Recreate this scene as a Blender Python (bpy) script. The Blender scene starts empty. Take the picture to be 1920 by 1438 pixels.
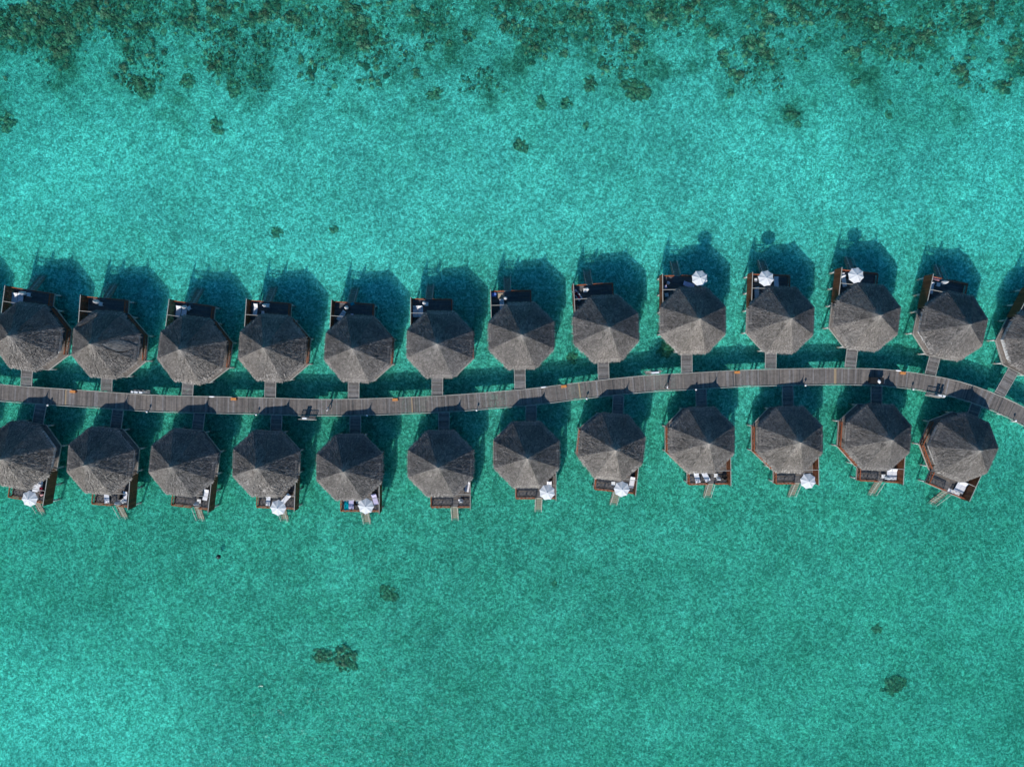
import bpy, math, random
from mathutils import Vector, Matrix, noise
random.seed(7)
R = math.radians
# ------------------------------------------------------------------ camera, sky, sun, exposure
scene = bpy.context.scene
col = scene.collection
CAM_H = 115.0
FPX = 1331.0                                   # focal length in photo pixels (1920 wide)
cam_d = bpy.data.cameras.new('camera')
cam_d.sensor_width = 36.0
cam_d.lens = 36.0 * FPX / 1920.0
cam_d.clip_start = 1.0
cam_d.clip_end = 9000.0
cam = bpy.data.objects.new('camera', cam_d)
col.objects.link(cam)
cam.location = (0, 0, CAM_H)
cam.rotation_euler = (R(-1.46), R(-0.30), 0)
scene.camera = cam

SUN_EL, SUN_AZ = 34.5, 17.0                    # shadows run up the picture and 17 degrees to the right
world = bpy.data.worlds.new('World')
scene.world = world
world.use_nodes = True
wn = world.node_tree.nodes
wl = world.node_tree.links
wn.clear()
sky = wn.new('ShaderNodeTexSky')
sky.sky_type = 'NISHITA'
sky.sun_disc = False
sky.sun_elevation = R(SUN_EL)
sky.sun_rotation = R(180 + SUN_AZ)
sky.air_density = 1.0
sky.dust_density = 0.3
sky.ozone_density = 3.0
bg = wn.new('ShaderNodeBackground')
bg.inputs['Strength'].default_value = 0.115
wo = wn.new('ShaderNodeOutputWorld')
tint = wn.new('ShaderNodeMix'); tint.data_type = 'RGBA'; tint.blend_type = 'MULTIPLY'   # clean deep-blue tropical sky
tint.inputs[0].default_value = 1.0; tint.inputs[7].default_value = (0.36, 0.80, 1.0, 1)
wl.new(sky.outputs[0], tint.inputs[6]); wl.new(tint.outputs[2], bg.inputs[0])
wl.new(bg.outputs[0], wo.inputs[0])

sun_d = bpy.data.lights.new('sun', 'SUN')
sun_d.energy = 4.9
sun_d.angle = R(0.53)
sun_d.color = (1.0, 0.95, 0.88)
sun = bpy.data.objects.new('sun', sun_d)
col.objects.link(sun)
sv = Vector((math.sin(R(SUN_AZ)) * math.cos(R(SUN_EL)), math.cos(R(SUN_AZ)) * math.cos(R(SUN_EL)), -math.sin(R(SUN_EL))))
sun.rotation_euler = sv.to_track_quat('-Z', 'Y').to_euler()
sun.location = (-30, -80, 60)

scene.view_settings.view_transform = 'Standard'
scene.view_settings.look = 'None'
scene.view_settings.exposure = 0.0
scene.view_settings.gamma = 1.0
scene.view_settings.use_curve_mapping = False
scene.cycles.max_bounces = 6
scene.cycles.diffuse_bounces = 2
scene.cycles.glossy_bounces = 2
scene.cycles.transmission_bounces = 2
scene.cycles.transparent_max_bounces = 16
scene.cycles.volume_bounces = 0
scene.cycles.use_adaptive_sampling = True
scene.cycles.adaptive_threshold = 0.03
scene.cycles.adaptive_min_samples = 20
scene.cycles.sample_clamp_direct = 5.0
scene.cycles.sample_clamp_indirect = 3.0

CROT = cam.rotation_euler.to_matrix()
def at(px, py, z=2.0):
    """where the thing seen at this photo pixel stands, at height z"""
    d = CROT @ Vector(((px - 960) / FPX, -(py - 719) / FPX, -1.0))
    t = (CAM_H - z) / -d.z
    return Vector((d.x * t, d.y * t, z))

# ------------------------------------------------------------------ materials
MAT = {}
def new_mat(name):
    m = bpy.data.materials.new(name)
    m.use_nodes = True
    nt = m.node_tree
    nt.nodes.clear()
    out = nt.nodes.new('ShaderNodeOutputMaterial')
    MAT[name] = m
    return m, nt, out
def principled(nt, out, rough=0.8, spec=0.3, metal=0.0):
    b = nt.nodes.new('ShaderNodeBsdfPrincipled')
    b.inputs['Roughness'].default_value = rough
    b.inputs['Specular IOR Level'].default_value = spec
    b.inputs['Metallic'].default_value = metal
    nt.links.new(b.outputs[0], out.inputs['Surface'])
    return b
def mathn(nt, op, a, b=None, clamp=False):
    n = nt.nodes.new('ShaderNodeMath'); n.operation = op; n.use_clamp = clamp
    for i, v in enumerate((a, b)):
        if v is None: continue
        if isinstance(v, (int, float)): n.inputs[i].default_value = v
        else: nt.links.new(v, n.inputs[i])
    return n.outputs[0]
def maprange(nt, v, a, b, c, d):
    n = nt.nodes.new('ShaderNodeMapRange')
    nt.links.new(v, n.inputs[0])
    for i, x in enumerate((a, b, c, d)): n.inputs[i + 1].default_value = x
    return n.outputs[0]
def mixc(nt, fac, a, b, mode='MIX'):
    n = nt.nodes.new('ShaderNodeMix'); n.data_type = 'RGBA'; n.blend_type = mode
    for idx, v in ((0, fac), (6, a), (7, b)):
        if isinstance(v, (int, float)): n.inputs[idx].default_value = v
        elif isinstance(v, tuple): n.inputs[idx].default_value = (*v, 1)
        else: nt.links.new(v, n.inputs[idx])
    return n.outputs[2]
def scalec(nt, colr, val):
    n = nt.nodes.new('ShaderNodeVectorMath'); n.operation = 'SCALE'
    if isinstance(colr, tuple): n.inputs[0].default_value = colr
    else: nt.links.new(colr, n.inputs[0])
    if isinstance(val, (int, float)): n.inputs['Scale'].default_value = val
    else: nt.links.new(val, n.inputs['Scale'])
    return n.outputs[0]
def noisen(nt, vec, scale, detail=3, rough=0.55, dist=0.0):
    n = nt.nodes.new('ShaderNodeTexNoise')
    n.inputs['Scale'].default_value = scale; n.inputs['Detail'].default_value = detail
    n.inputs['Roughness'].default_value = rough; n.inputs['Distortion'].default_value = dist
    if vec is not None: nt.links.new(vec, n.inputs['Vector'])
    return n.outputs[0]
def objco(nt): return nt.nodes.new('ShaderNodeTexCoord').outputs['Object']
def stretch(nt, vec, s):
    n = nt.nodes.new('ShaderNodeMapping'); n.inputs['Scale'].default_value = s
    nt.links.new(vec, n.inputs['Vector']); return n.outputs[0]
def bump(nt, h, strength, dist, bsdf=None):
    n = nt.nodes.new('ShaderNodeBump'); n.inputs['Strength'].default_value = strength
    n.inputs['Distance'].default_value = dist
    nt.links.new(h, n.inputs['Height'])
    if bsdf: nt.links.new(n.outputs[0], bsdf.inputs['Normal'])
    return n.outputs[0]
def attr(nt, name='tone'):
    n = nt.nodes.new('ShaderNodeAttribute'); n.attribute_name = name; return n.outputs['Fac']
def objrand(nt, lo, hi):
    return maprange(nt, nt.nodes.new('ShaderNodeObjectInfo').outputs['Random'], 0, 1, lo, hi)

def simple(name, c, rough=0.7, spec=0.3, var=0.12, nscale=6.0, metal=0.0, st=(1, 1, 1), rnd=0.0, bmp=0.0):
    m, nt, out = new_mat(name)
    b = principled(nt, out, rough, spec, metal)
    v = noisen(nt, stretch(nt, objco(nt), st), nscale, 4)
    f = maprange(nt, v, 0.25, 0.75, 1 - var, 1 + var)
    if name not in ('skin', 'dark_hair', 'white_shirt', 'dark_trousers', 'maroon_cloth'): f = mathn(nt, 'MULTIPLY', f, attr(nt))
    if rnd: f = mathn(nt, 'MULTIPLY', f, objrand(nt, 1 - rnd, 1 + rnd))
    nt.links.new(scalec(nt, c, f), b.inputs['Base Color'])
    if bmp: bump(nt, v, 0.6, bmp, b)
    return m
m, nt, out = new_mat('weathered_planks')
b = principled(nt, out, 0.9, 0.15)
geo = nt.nodes.new('ShaderNodeNewGeometry').outputs['Position']; tn_ = attr(nt)
v1 = noisen(nt, geo, 2.3, 4, 0.7); v2 = noisen(nt, geo, 0.35, 3)
hue = mathn(nt, 'FRACT', mathn(nt, 'MULTIPLY', tn_, 7.31))
cc = mixc(nt, hue, (0.146, 0.146, 0.155), (0.178, 0.151, 0.130))
ff = mathn(nt, 'MULTIPLY', mathn(nt, 'MULTIPLY', tn_, maprange(nt, v1, 0.3, 0.7, 0.75, 1.25)), maprange(nt, v2, 0.3, 0.7, 0.9, 1.1))
nt.links.new(scalec(nt, cc, ff), b.inputs['Base Color']); bump(nt, v1, 0.5, 0.01, b)
simple('bleached_timber', (0.40, 0.385, 0.35), 0.8, 0.25, 0.15, 5.0)
simple('red_brown_timber', (0.30, 0.085, 0.035), 0.7, 0.3, 0.25, 5.0, bmp=0.004)
simple('tan_planks', (0.36, 0.27, 0.17), 0.85, 0.2, 0.2, 5.0)
simple('dark_timber', (0.055, 0.038, 0.028), 0.8, 0.2, 0.2, 5.0)
simple('wall_boards', (0.165, 0.06, 0.028), 0.75, 0.25, 0.28, 3.0, bmp=0.006)
simple('orange_timber', (0.62, 0.25, 0.075), 0.65, 0.3, 0.18, 6.0)
simple('step_timber', (0.31, 0.275, 0.21), 0.85, 0.2, 0.2, 5.0)
simple('white_plaster', (0.66, 0.67, 0.67), 0.85, 0.2, 0.06, 2.0)
simple('white_concrete', (0.52, 0.52, 0.50), 0.8, 0.2, 0.10, 3.0)
simple('pile_concrete', (0.22, 0.21, 0.18), 0.9, 0.2, 0.3, 3.0)
simple('white_cushion', (0.74, 0.75, 0.80), 0.9, 0.1, 0.05, 3.0, bmp=0.01)
simple('lilac_towel', (0.55, 0.52, 0.74), 0.95, 0.1, 0.08, 5.0)
simple('teal_towel', (0.0, 0.30, 0.38), 0.95, 0.1, 0.1, 5.0)
simple('blue_cloth', (0.12, 0.20, 0.55), 0.95, 0.1, 0.1, 5.0)
simple('beige_mat', (0.46, 0.37, 0.25), 0.95, 0.1, 0.1, 5.0)
simple('black_cover', (0.012, 0.013, 0.016), 0.8, 0.25, 0.2, 3.0)
simple('dark_wicker', (0.035, 0.028, 0.024), 0.7, 0.3, 0.2, 9.0)
simple('black_rubber', (0.02, 0.02, 0.02), 0.6, 0.4, 0.2, 5.0)
simple('white_enamel', (0.80, 0.80, 0.79), 0.4, 0.5, 0.02, 3.0)
simple('grey_metal', (0.35, 0.36, 0.37), 0.4, 0.5, 0.05, 3.0, metal=0.8)
simple('window_glass', (0.03, 0.05, 0.06), 0.08, 0.6, 0.05, 1.0)
simple('skin', (0.42, 0.22, 0.14), 0.6, 0.3, 0.06, 8.0)
simple('dark_hair', (0.02, 0.014, 0.01), 0.6, 0.3, 0.1, 20.0)
simple('white_shirt', (0.80, 0.79, 0.80), 0.9, 0.1, 0.04, 8.0)
simple('dark_trousers', (0.03, 0.035, 0.05), 0.9, 0.1, 0.1, 8.0)
simple('maroon_cloth', (0.16, 0.012, 0.03), 0.9, 0.1, 0.15, 8.0)
simple('pink_cloth', (0.62, 0.34, 0.36), 0.9, 0.1, 0.15, 8.0)
simple('fitting_white', (0.85, 0.85, 0.86), 0.35, 0.5, 0.02, 2.0)

# umbrella canvas lets some light through
m, nt, out = new_mat('canvas')
d = nt.nodes.new('ShaderNodeBsdfDiffuse'); t = nt.nodes.new('ShaderNodeBsdfTranslucent')
d.inputs[0].default_value = (0.82, 0.82, 0.84, 1); t.inputs[0].default_value = (0.75, 0.76, 0.8, 1)
mx = nt.nodes.new('ShaderNodeMixShader'); mx.inputs[0].default_value = 0.22
nt.links.new(d.outputs[0], mx.inputs[1]); nt.links.new(t.outputs[0], mx.inputs[2]); nt.links.new(mx.outputs[0], out.inputs['Surface'])

# thatch
m, nt, out = new_mat('thatch')
b = principled(nt, out, 0.95, 0.1)
co = objco(nt)
fine = noisen(nt, stretch(nt, co, (6, 1.5, 3)), 2.2, 3, 0.75)
wp = nt.nodes.new('ShaderNodeNewGeometry').outputs['Position']
big = noisen(nt, wp, 0.45, 5, 0.7)
warm = noisen(nt, wp, 0.06, 3)
f = mathn(nt, 'MULTIPLY', maprange(nt, fine, 0.3, 0.7, 0.55, 1.45), maprange(nt, big, 0.3, 0.7, 0.72, 1.28))
f = mathn(nt, 'MULTIPLY', f, attr(nt))
f = mathn(nt, 'MULTIPLY', f, objrand(nt, 0.93, 1.07))
c0 = mixc(nt, maprange(nt, warm, 0.35, 0.7, 0, 1), (0.168, 0.155, 0.147), (0.220, 0.196, 0.174))
nt.links.new(scalec(nt, c0, f), b.inputs['Base Color'])
bump(nt, fine, 1.0, 0.055, b)

# coral / reef rock
m, nt, out = new_mat('coral_rock')
b = principled(nt, out, 0.95, 0.1)
co = nt.nodes.new('ShaderNodeNewGeometry').outputs['Position']
v = noisen(nt, co, 3.5, 4, 0.7)
c0 = mixc(nt, maprange(nt, v, 0.35, 0.65, 0, 1), (0.05, 0.046, 0.028), (0.30, 0.235, 0.13))
w = noisen(nt, co, 0.9, 2)
c0 = mixc(nt, maprange(nt, w, 0.45, 0.7, 0, 0.6), c0, (0.17, 0.11, 0.07))
nt.links.new(scalec(nt, c0, attr(nt)), b.inputs['Base Color'])
bump(nt, v, 1.0, 0.12, b)

# seabed
BED_Z = -0.75
m, nt, out = new_mat('seabed_sand')
b = principled(nt, out, 0.95, 0.05)
co = objco(nt)
sep = nt.nodes.new('ShaderNodeSeparateXYZ'); nt.links.new(co, sep.inputs[0])
X, Y = sep.outputs[0], sep.outputs[1]
n1 = noisen(nt, co, 0.035, 3)
n2 = noisen(nt, co, 0.16, 4, 0.6)
n3 = noisen(nt, co, 0.9, 4, 0.65)
n4 = noisen(nt, co, 3.2, 4, 0.7)
warpY = mathn(nt, 'ADD', Y, maprange(nt, n1, 0.3, 0.7, -14, 14))
# weed cover: thin on the bright mid band, denser over the lower half and under the reef fringe
weed_lo = maprange(nt, warpY, 24, -10, 0.05, 0.68)
weed_hi = maprange(nt, warpY, 26, 52, 0.0, 0.42)
weed = mathn(nt, 'ADD', weed_lo, weed_hi, True)
corner = mathn(nt, 'MULTIPLY', maprange(nt, X, -35, -78, 0, 1), maprange(nt, Y, -38, -64, 0, 1))
weed = mathn(nt, 'SUBTRACT', weed, mathn(nt, 'MULTIPLY', corner, 0.8), True)
patch = mathn(nt, 'ADD', maprange(nt, n2, 0.3, 0.7, -0.16, 0.17), maprange(nt, n3, 0.3, 0.7, -0.25, 0.25))
weed = mathn(nt, 'ADD', weed, patch, True)
sand = mixc(nt, maprange(nt, n2, 0.35, 0.65, 0, 1), (0.60, 0.51, 0.43), (0.70, 0.60, 0.50))
weedc = mixc(nt, maprange(nt, n3, 0.3, 0.7, 0, 1), (0.15, 0.19, 0.12), (0.38, 0.38, 0.27))
sand = mixc(nt, maprange(nt, warpY, -15, 15, 0.0, 1.0), sand, mixc(nt, 1.0, sand, (0.97, 0.99, 1.06), 'MULTIPLY'))
base = mixc(nt, weed, sand, weedc)
# reef fringe along the top
rw = mathn(nt, 'ADD', Y, maprange(nt, n2, 0.3, 0.7, -12, 12))
n5 = noisen(nt, co, 0.42, 6, 0.85)
rk = mathn(nt, 'ADD', mathn(nt, 'ADD', n5, mathn(nt, 'MULTIPLY', n2, 0.5)), mathn(nt, 'MULTIPLY', n4, 0.6))
reef = mathn(nt, 'MULTIPLY', maprange(nt, rw, 42, 54, 0, 1), maprange(nt, rk, 0.97, 1.12, 0, 0.85), True)
base = mixc(nt, reef, base, mixc(nt, n4, (0.05, 0.048, 0.025), (0.26, 0.19, 0.11)))
vo = nt.nodes.new('ShaderNodeTexVoronoi'); vo.feature = 'DISTANCE_TO_EDGE'; vo.inputs['Scale'].default_value = 2.1
wq = nt.nodes.new('ShaderNodeVectorMath'); wq.operation = 'ADD'
nq = nt.nodes.new('ShaderNodeTexNoise'); nq.inputs['Scale'].default_value = 1.6; nq.inputs['Detail'].default_value = 3
nt.links.new(co, nq.inputs['Vector']); nt.links.new(co, wq.inputs[0]); nt.links.new(scalec(nt, nq.outputs['Color'], 1.3), wq.inputs[1])
nt.links.new(wq.outputs[0], vo.inputs['Vector'])
caustic_web = maprange(nt, vo.outputs['Distance'], 0.0, 0.14, 1.9, 0.88)          # bright caustic light lines painted into the sand colour
caustic_mottle = maprange(nt, noisen(nt, co, 2.1, 4, 0.8), 0.42, 0.60, 0.42, 1.25)  # light and dark of the caustics, painted into the bed as mottle
base = scalec(nt, base, mathn(nt, 'MULTIPLY', mathn(nt, 'MULTIPLY', caustic_web, caustic_mottle), maprange(nt, n4, 0.3, 0.7, 0.78, 1.22)))
base = mixc(nt, maprange(nt, vo.outputs['Distance'], 0.02, 0.3, 0.0, 1.0), scalec(nt, base, 1.0), mixc(nt, 1.0, base, (0.86, 1.0, 0.92), 'MULTIPLY'))
patchy = maprange(nt, noisen(nt, co, 0.5, 3, 0.6), 0.35, 0.65, 0.88, 1.10)
base = scalec(nt, base, mathn(nt, 'MULTIPLY', patchy, maprange(nt, noisen(nt, co, 0.045, 4, 0.65), 0.35, 0.65, 0.80, 1.10)))
nt.links.new(base, b.inputs['Base Color'])
vor = nt.nodes.new('ShaderNodeTexVoronoi'); vor.feature = 'SMOOTH_F1'; vor.inputs['Scale'].default_value = 1.9
vor.inputs['Smoothness'].default_value = 0.35
wc = nt.nodes.new('ShaderNodeVectorMath'); wc.operation = 'ADD'
nz = nt.nodes.new('ShaderNodeTexNoise'); nz.inputs['Scale'].default_value = 1.3; nz.inputs['Detail'].default_value = 2
nt.links.new(co, nz.inputs['Vector']); nt.links.new(co, wc.inputs[0])
ncol = scalec(nt, nz.outputs['Color'], 0.9); nt.links.new(ncol, wc.inputs[1])
nt.links.new(wc.outputs[0], vor.inputs['Vector'])
h = mathn(nt, 'ADD', vor.outputs['Distance'], mathn(nt, 'MULTIPLY', noisen(nt, co, 2.6, 4, 0.6), 1.3))
bump(nt, h, 1.0, 0.055, b)

# sea water: clear, absorbs red; small waves on top
m, nt, out = new_mat('sea_water')
co = nt.nodes.new('ShaderNodeNewGeometry').outputs['Position']
tr = nt.nodes.new('ShaderNodeBsdfTransparent'); gl = nt.nodes.new('ShaderNodeBsdfGlossy')
gl.inputs['Roughness'].default_value = 0.035
tr.inputs[0].default_value = (0.985, 1.0, 1.0, 1)
wv = mathn(nt, 'ADD', mathn(nt, 'MULTIPLY', noisen(nt, stretch(nt, co, (0.75, 1.3, 1)), 1.05, 3, 0.5, 0.4), 1.0),
           mathn(nt, 'MULTIPLY', noisen(nt, co, 0.22, 2), 1.4))
bn = bump(nt, wv, 1.0, 0.24)
nt.links.new(bn, gl.inputs['Normal'])
dt = nt.nodes.new('ShaderNodeVectorMath'); dt.operation = 'DOT_PRODUCT'
nt.links.new(bn, dt.inputs[0]); nt.links.new(nt.nodes.new('ShaderNodeNewGeometry').outputs['Incoming'], dt.inputs[1])
sch = mathn(nt, 'POWER', mathn(nt, 'SUBTRACT', 1.0, mathn(nt, 'ABSOLUTE', dt.outputs['Value']), True), 5.0)
fr_out = mathn(nt, 'ADD', mathn(nt, 'MULTIPLY', sch, 0.98), 0.02)
mx = nt.nodes.new('ShaderNodeMixShader')
tl = nt.nodes.new('ShaderNodeBsdfTranslucent'); tl.inputs[0].default_value = (0.90, 1.0, 1.0, 1)   # light softened by the rippled, slightly cloudy top layer
ms = nt.nodes.new('ShaderNodeMixShader'); ms.inputs[0].default_value = 0.23
nt.links.new(tr.outputs[0], ms.inputs[1]); nt.links.new(tl.outputs[0], ms.inputs[2])
nt.links.new(fr_out, mx.inputs[0]); nt.links.new(ms.outputs[0], mx.inputs[1]); nt.links.new(gl.outputs[0], mx.inputs[2])
nt.links.new(mx.outputs[0], out.inputs['Surface'])
va = nt.nodes.new('ShaderNodeVolumeAbsorption')
va.inputs['Color'].default_value = (0.0, 0.965, 0.942, 1)
va.inputs['Density'].default_value = 1.0
nt.links.new(va.outputs[0], out.inputs['Volume'])

# ------------------------------------------------------------------ mesh helpers
class MB:
    def __init__(s): s.v = []; s.f = []; s.t = []
    def add(s, vs, fs, tone=1.0):
        o = len(s.v); s.v += [tuple(p) for p in vs]; s.t += [tone] * len(vs)
        s.f += [tuple(i + o for i in f) for f in fs]; return s
    def box(s, c, size, rz=0.0, tone=1.0, M=None):
        x, y, z = (d / 2 for d in size)
        vs = [Vector((a * x, b_ * y, c_ * z)) for c_ in (-1, 1) for b_ in (-1, 1) for a in (-1, 1)]
        if M is None: M = Matrix.Translation(c) @ Matrix.Rotation(rz, 4, 'Z')
        return s.add([M @ p for p in vs], [(0, 2, 3, 1), (4, 5, 7, 6), (0, 1, 5, 4), (2, 6, 7, 3), (0, 4, 6, 2), (1, 3, 7, 5)], tone)
    def bar(s, a, b_, w, h=None, tone=1.0):
        a, b_ = Vector(a), Vector(b_); d = b_ - a
        if h is None: h = w
        q = d.to_track_quat('Y', 'Z').to_matrix().to_4x4()
        return s.box(None, (w, d.length, h), M=Matrix.Translation((a + b_) / 2) @ q, tone=tone)
    def cyl(s, a, b_, r0, r1=None, n=10, tone=1.0, cap=True):
        a, b_ = Vector(a), Vector(b_); r1 = r0 if r1 is None else r1
        q = (b_ - a).to_track_quat('Z', 'Y').to_matrix()
        vs = [a + q @ Vector((r0 * math.cos(2 * math.pi * i / n), r0 * math.sin(2 * math.pi * i / n), 0)) for i in range(n)]
        vs += [b_ + q @ Vector((r1 * math.cos(2 * math.pi * i / n), r1 * math.sin(2 * math.pi * i / n), 0)) for i in range(n)]
        fs = [(i, (i + 1) % n, n + (i + 1) % n, n + i) for i in range(n)]
        if cap: fs += [tuple(range(n - 1, -1, -1)), tuple(range(n, 2 * n))]
        return s.add(vs, fs, tone)
    def prism(s, poly, z0, z1, tone=1.0):
        n = len(poly)
        vs = [(x, y, z0) for x, y in poly] + [(x, y, z1) for x, y in poly]
        fs = [tuple(range(n - 1, -1, -1)), tuple(range(n, 2 * n))] + [(i, (i + 1) % n, n + (i + 1) % n, n + i) for i in range(n)]
        return s.add(vs, fs, tone)
    def lathe(s, prof, n=16, c=(0, 0, 0), tone=1.0):
        vs = [(c[0] + r * math.cos(2 * math.pi * i / n), c[1] + r * math.sin(2 * math.pi * i / n), c[2] + z) for r, z in prof for i in range(n)]
        fs = [(k * n + i, k * n + (i + 1) % n, (k + 1) * n + (i + 1) % n, (k + 1) * n + i) for k in range(len(prof) - 1) for i in range(n)]
        fs += [tuple(range(n - 1, -1, -1)), tuple(range((len(prof) - 1) * n, len(prof) * n))]
        return s.add(vs, fs, tone)
    def mesh(s, name, mat, smooth=False):
        me = bpy.data.meshes.new(name)
        me.from_pydata(s.v, [], s.f); me.update()
        a = me.attributes.new('tone', 'FLOAT', 'POINT'); a.data.foreach_set('value', s.t)
        me.materials.append(MAT[mat])
        if smooth: me.polygons.foreach_set('use_smooth', [True] * len(me.polygons))
        return me
def link(name, me, parent=None, loc=(0, 0, 0), rz=0.0, kind=None, label=None):
    o = bpy.data.objects.new(name, me); col.objects.link(o)
    o.location = loc; o.rotation_euler = (0, 0, rz)
    if parent is not None: o.parent = parent
    if kind: o['kind'] = kind
    if label: o['label'] = label
    return o
LABELS = {}
def tag(o, label, cat, group=None):
    n = len(label.split())
    assert 4 <= n <= 16, (n, label)
    o['label'] = label; o['category'] = cat
    if group: o['group'] = group
    LABELS.setdefault(label, []).append(o.name)
    return o
def thing(name, label, cat, loc, rz=0.0, group=None):
    return tag(link(name, None, None, loc, rz), label, cat, group)
CH = {}
def children(o): return CH.get(o.name, [])
def copy_tree(src, loc, rz, label):
    kids = [c for c in bpy.data.objects if c.parent is not None]
    by = {}
    for c in kids: by.setdefault(c.parent.name, []).append(c)
    def rec(o, parent):
        c = o.copy(); col.objects.link(c)
        if parent is not None: c.parent = parent
        for k in by.get(o.name, []): rec(k, c)
        return c
    c = rec(src, None); c.location = loc; c.rotation_euler = (0, 0, rz)
    c['label'] = label
    assert 4 <= len(label.split()) <= 16, label
    LABELS.setdefault(label, []).append(c.name)
    return c

# ------------------------------------------------------------------ setting: seabed and sea
mb = MB(); S = 4000.0
mb.add([(-S, -S, BED_Z), (S, -S, BED_Z), (S, S, BED_Z), (-S, S, BED_Z)], [(0, 1, 2, 3)])
link('seabed', mb.mesh('seabed', 'seabed_sand'), kind='structure')
mb = MB(); mb.box((0, 0, -1.5), (2 * S - 40, 2 * S - 40, 3.0))
link('sea', mb.mesh('sea', 'sea_water'), kind='structure')

# ------------------------------------------------------------------ bungalow geometry (local: +y = sea side)
DZ = 2.0                # deck height
EZ = 4.55                # eave height
T8 = math.tan(R(22.5))
RA = 5.07               # roof apothem
PC = (0.30, -0.05); PA = 4.88
def roof_z(r): return EZ + 0.765 * (RA - r) + 0.34 * math.exp(-max(r, 0) / 0.32)

def facet_mesh(seed):
    """one of the eight thatched faces, facing +y, with separate reed bundles laid over it"""
    rnd = random.Random(seed); mb = MB()
    nr, nc = 22, 12
    vs = []
    for i in range(nr + 1):
        r = 0.10 + (RA - 0.10) * i / nr
        for j in range(nc + 1):
            u = (2 * j / nc - 1)
            edge = 1 - abs(u) ** 6
            z = roof_z(r) + 0.012 * (((r * 2.1) % 1.0) - 0.5)
            z += edge * 0.04 * noise.noise(Vector((u * r * 1.3 + seed * 9, r * 1.3, seed)))
            vs.append((u * r * T8, r, z))
    fs = [(i * (nc + 1) + j, i * (nc + 1) + j + 1, (i + 1) * (nc + 1) + j + 1, (i + 1) * (nc + 1) + j) for i in range(nr) for j in range(nc)]
    mb.add(vs, [tuple(reversed(f)) for f in fs], 0.92)
    def reed(r, x, ln, w, lift, tone, jit):
        a = rnd.uniform(-jit, jit); slope = (roof_z(r + 0.05) - roof_z(r)) / 0.05
        dx, dy = math.sin(a) * ln, math.cos(a) * ln
        z0 = roof_z(r) + 0.02
        r1 = r + dy
        z1 = (roof_z(r1) if r1 < RA else EZ - (r1 - RA) * 1.5) + lift
        mb.add([(x - w / 2, r, z0), (x + w / 2, r, z0), (x + dx + w / 3, r1, z1), (x + dx - w / 3, r1, z1)], [(0, 1, 2, 3)], tone)
    for _ in range(3400):
        r = 0.25 + (RA - 0.45) * math.sqrt(rnd.random())
        x = rnd.uniform(-1, 1) * r * T8
        reed(r, x, rnd.uniform(0.12, 0.32), rnd.uniform(0.025, 0.06), rnd.uniform(0.0, 0.02), rnd.choice((0.35, 0.6, 0.85, 1.0, 1.25, 1.6)), 0.22)
    x = -2.2
    while x < 2.2:                             # upright bundle edges, added so their shadows darken the obliquely lit faces
        x += rnd.uniform(0.05, 0.085); r = max(0.35, abs(x) / T8 + 0.1)
        while r < RA - 0.1:
            l_ = rnd.uniform(0.14, 0.38); r2 = min(RA - 0.02, r + l_); h_ = rnd.uniform(0.015, 0.07); xa = x + rnd.uniform(-.02, .02); xb = xa + rnd.uniform(-.04, .04)
            mb.add([(xa, r, roof_z(r)), (xb, r2, roof_z(r2)), (xb, r2 + h_ * .4, roof_z(r2) + h_), (xa, r + h_ * .4, roof_z(r) + h_ * 0.5)], [(0, 1, 2, 3)], rnd.choice((0.7, 1.0, 1.3)))
            r += l_ * rnd.uniform(0.8, 1.3)
    for k in range(170):                       # ragged eave fringe
        r = RA - rnd.uniform(0.02, 0.45)
        x = (2 * (k + rnd.random()) / 170 - 1) * r * T8
        reed(r, x, rnd.uniform(0.2, 0.42), rnd.uniform(0.04, 0.09), rnd.uniform(0.0, 0.07), rnd.choice((0.8, 1.2, 1.45, 1.7)), 0.35)
    for k in range(90):                        # dark reed row above the eave, a crease's shade put into its tone
        x = (2 * (k + rnd.random()) / 90 - 1) * (RA - 0.55) * T8
        reed(RA - 0.52 + rnd.uniform(-.06, .06), x, 0.12, 0.08, 0.0, rnd.choice((0.35, 0.5, 0.7)), 0.8)
    for k in range(34):                        # bleached reeds under the tip
        r = rnd.uniform(0.05, 0.8); x = rnd.uniform(-1, 1) * r * T8
        reed(r, x, 0.3, 0.05, 0.03, rnd.choice((1.0, 1.25, 1.5)), 0.3)
    return mb.mesh('thatch_facet', 'thatch')
FACETS = [facet_mesh(k) for k in range(4)]

def octo(a, c=(0, 0), z=None):
    pts = []
    for k in range(8):
        an = R(22.5 + 45 * k); rr = a / math.cos(R(22.5))
        p = (c[0] + rr * math.cos(an), c[1] + rr * math.sin(an))
        pts.append(p if z is None else (p[0], p[1], z))
    return pts

# roof underside + eave rim
mb = MB()
o1 = octo(RA - 0.02, z=EZ - 0.03); o2 = octo(RA - 0.10, z=EZ - 0.24); o3 = octo(0.3, z=EZ + 3.3)
mb.add(o1 + o2 + o3, [(i, (i + 1) % 8, 8 + (i + 1) % 8, 8 + i) for i in range(8)] + [(8 + i, 8 + (i + 1) % 8, 16 + (i + 1) % 8, 16 + i) for i in range(8)], 0.8)
ROOF = mb.mesh('roof', 'thatch')
mb = MB(); top = roof_z(0.1)
mb.lathe([(0.34, top - 0.42), (0.2, top - 0.1), (0.1, top + 0.2), (0.05, top + 0.45), (0.02, top + 0.7)], 10, tone=1.4)
CAP = mb.mesh('ridge_cap', 'thatch')
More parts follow.
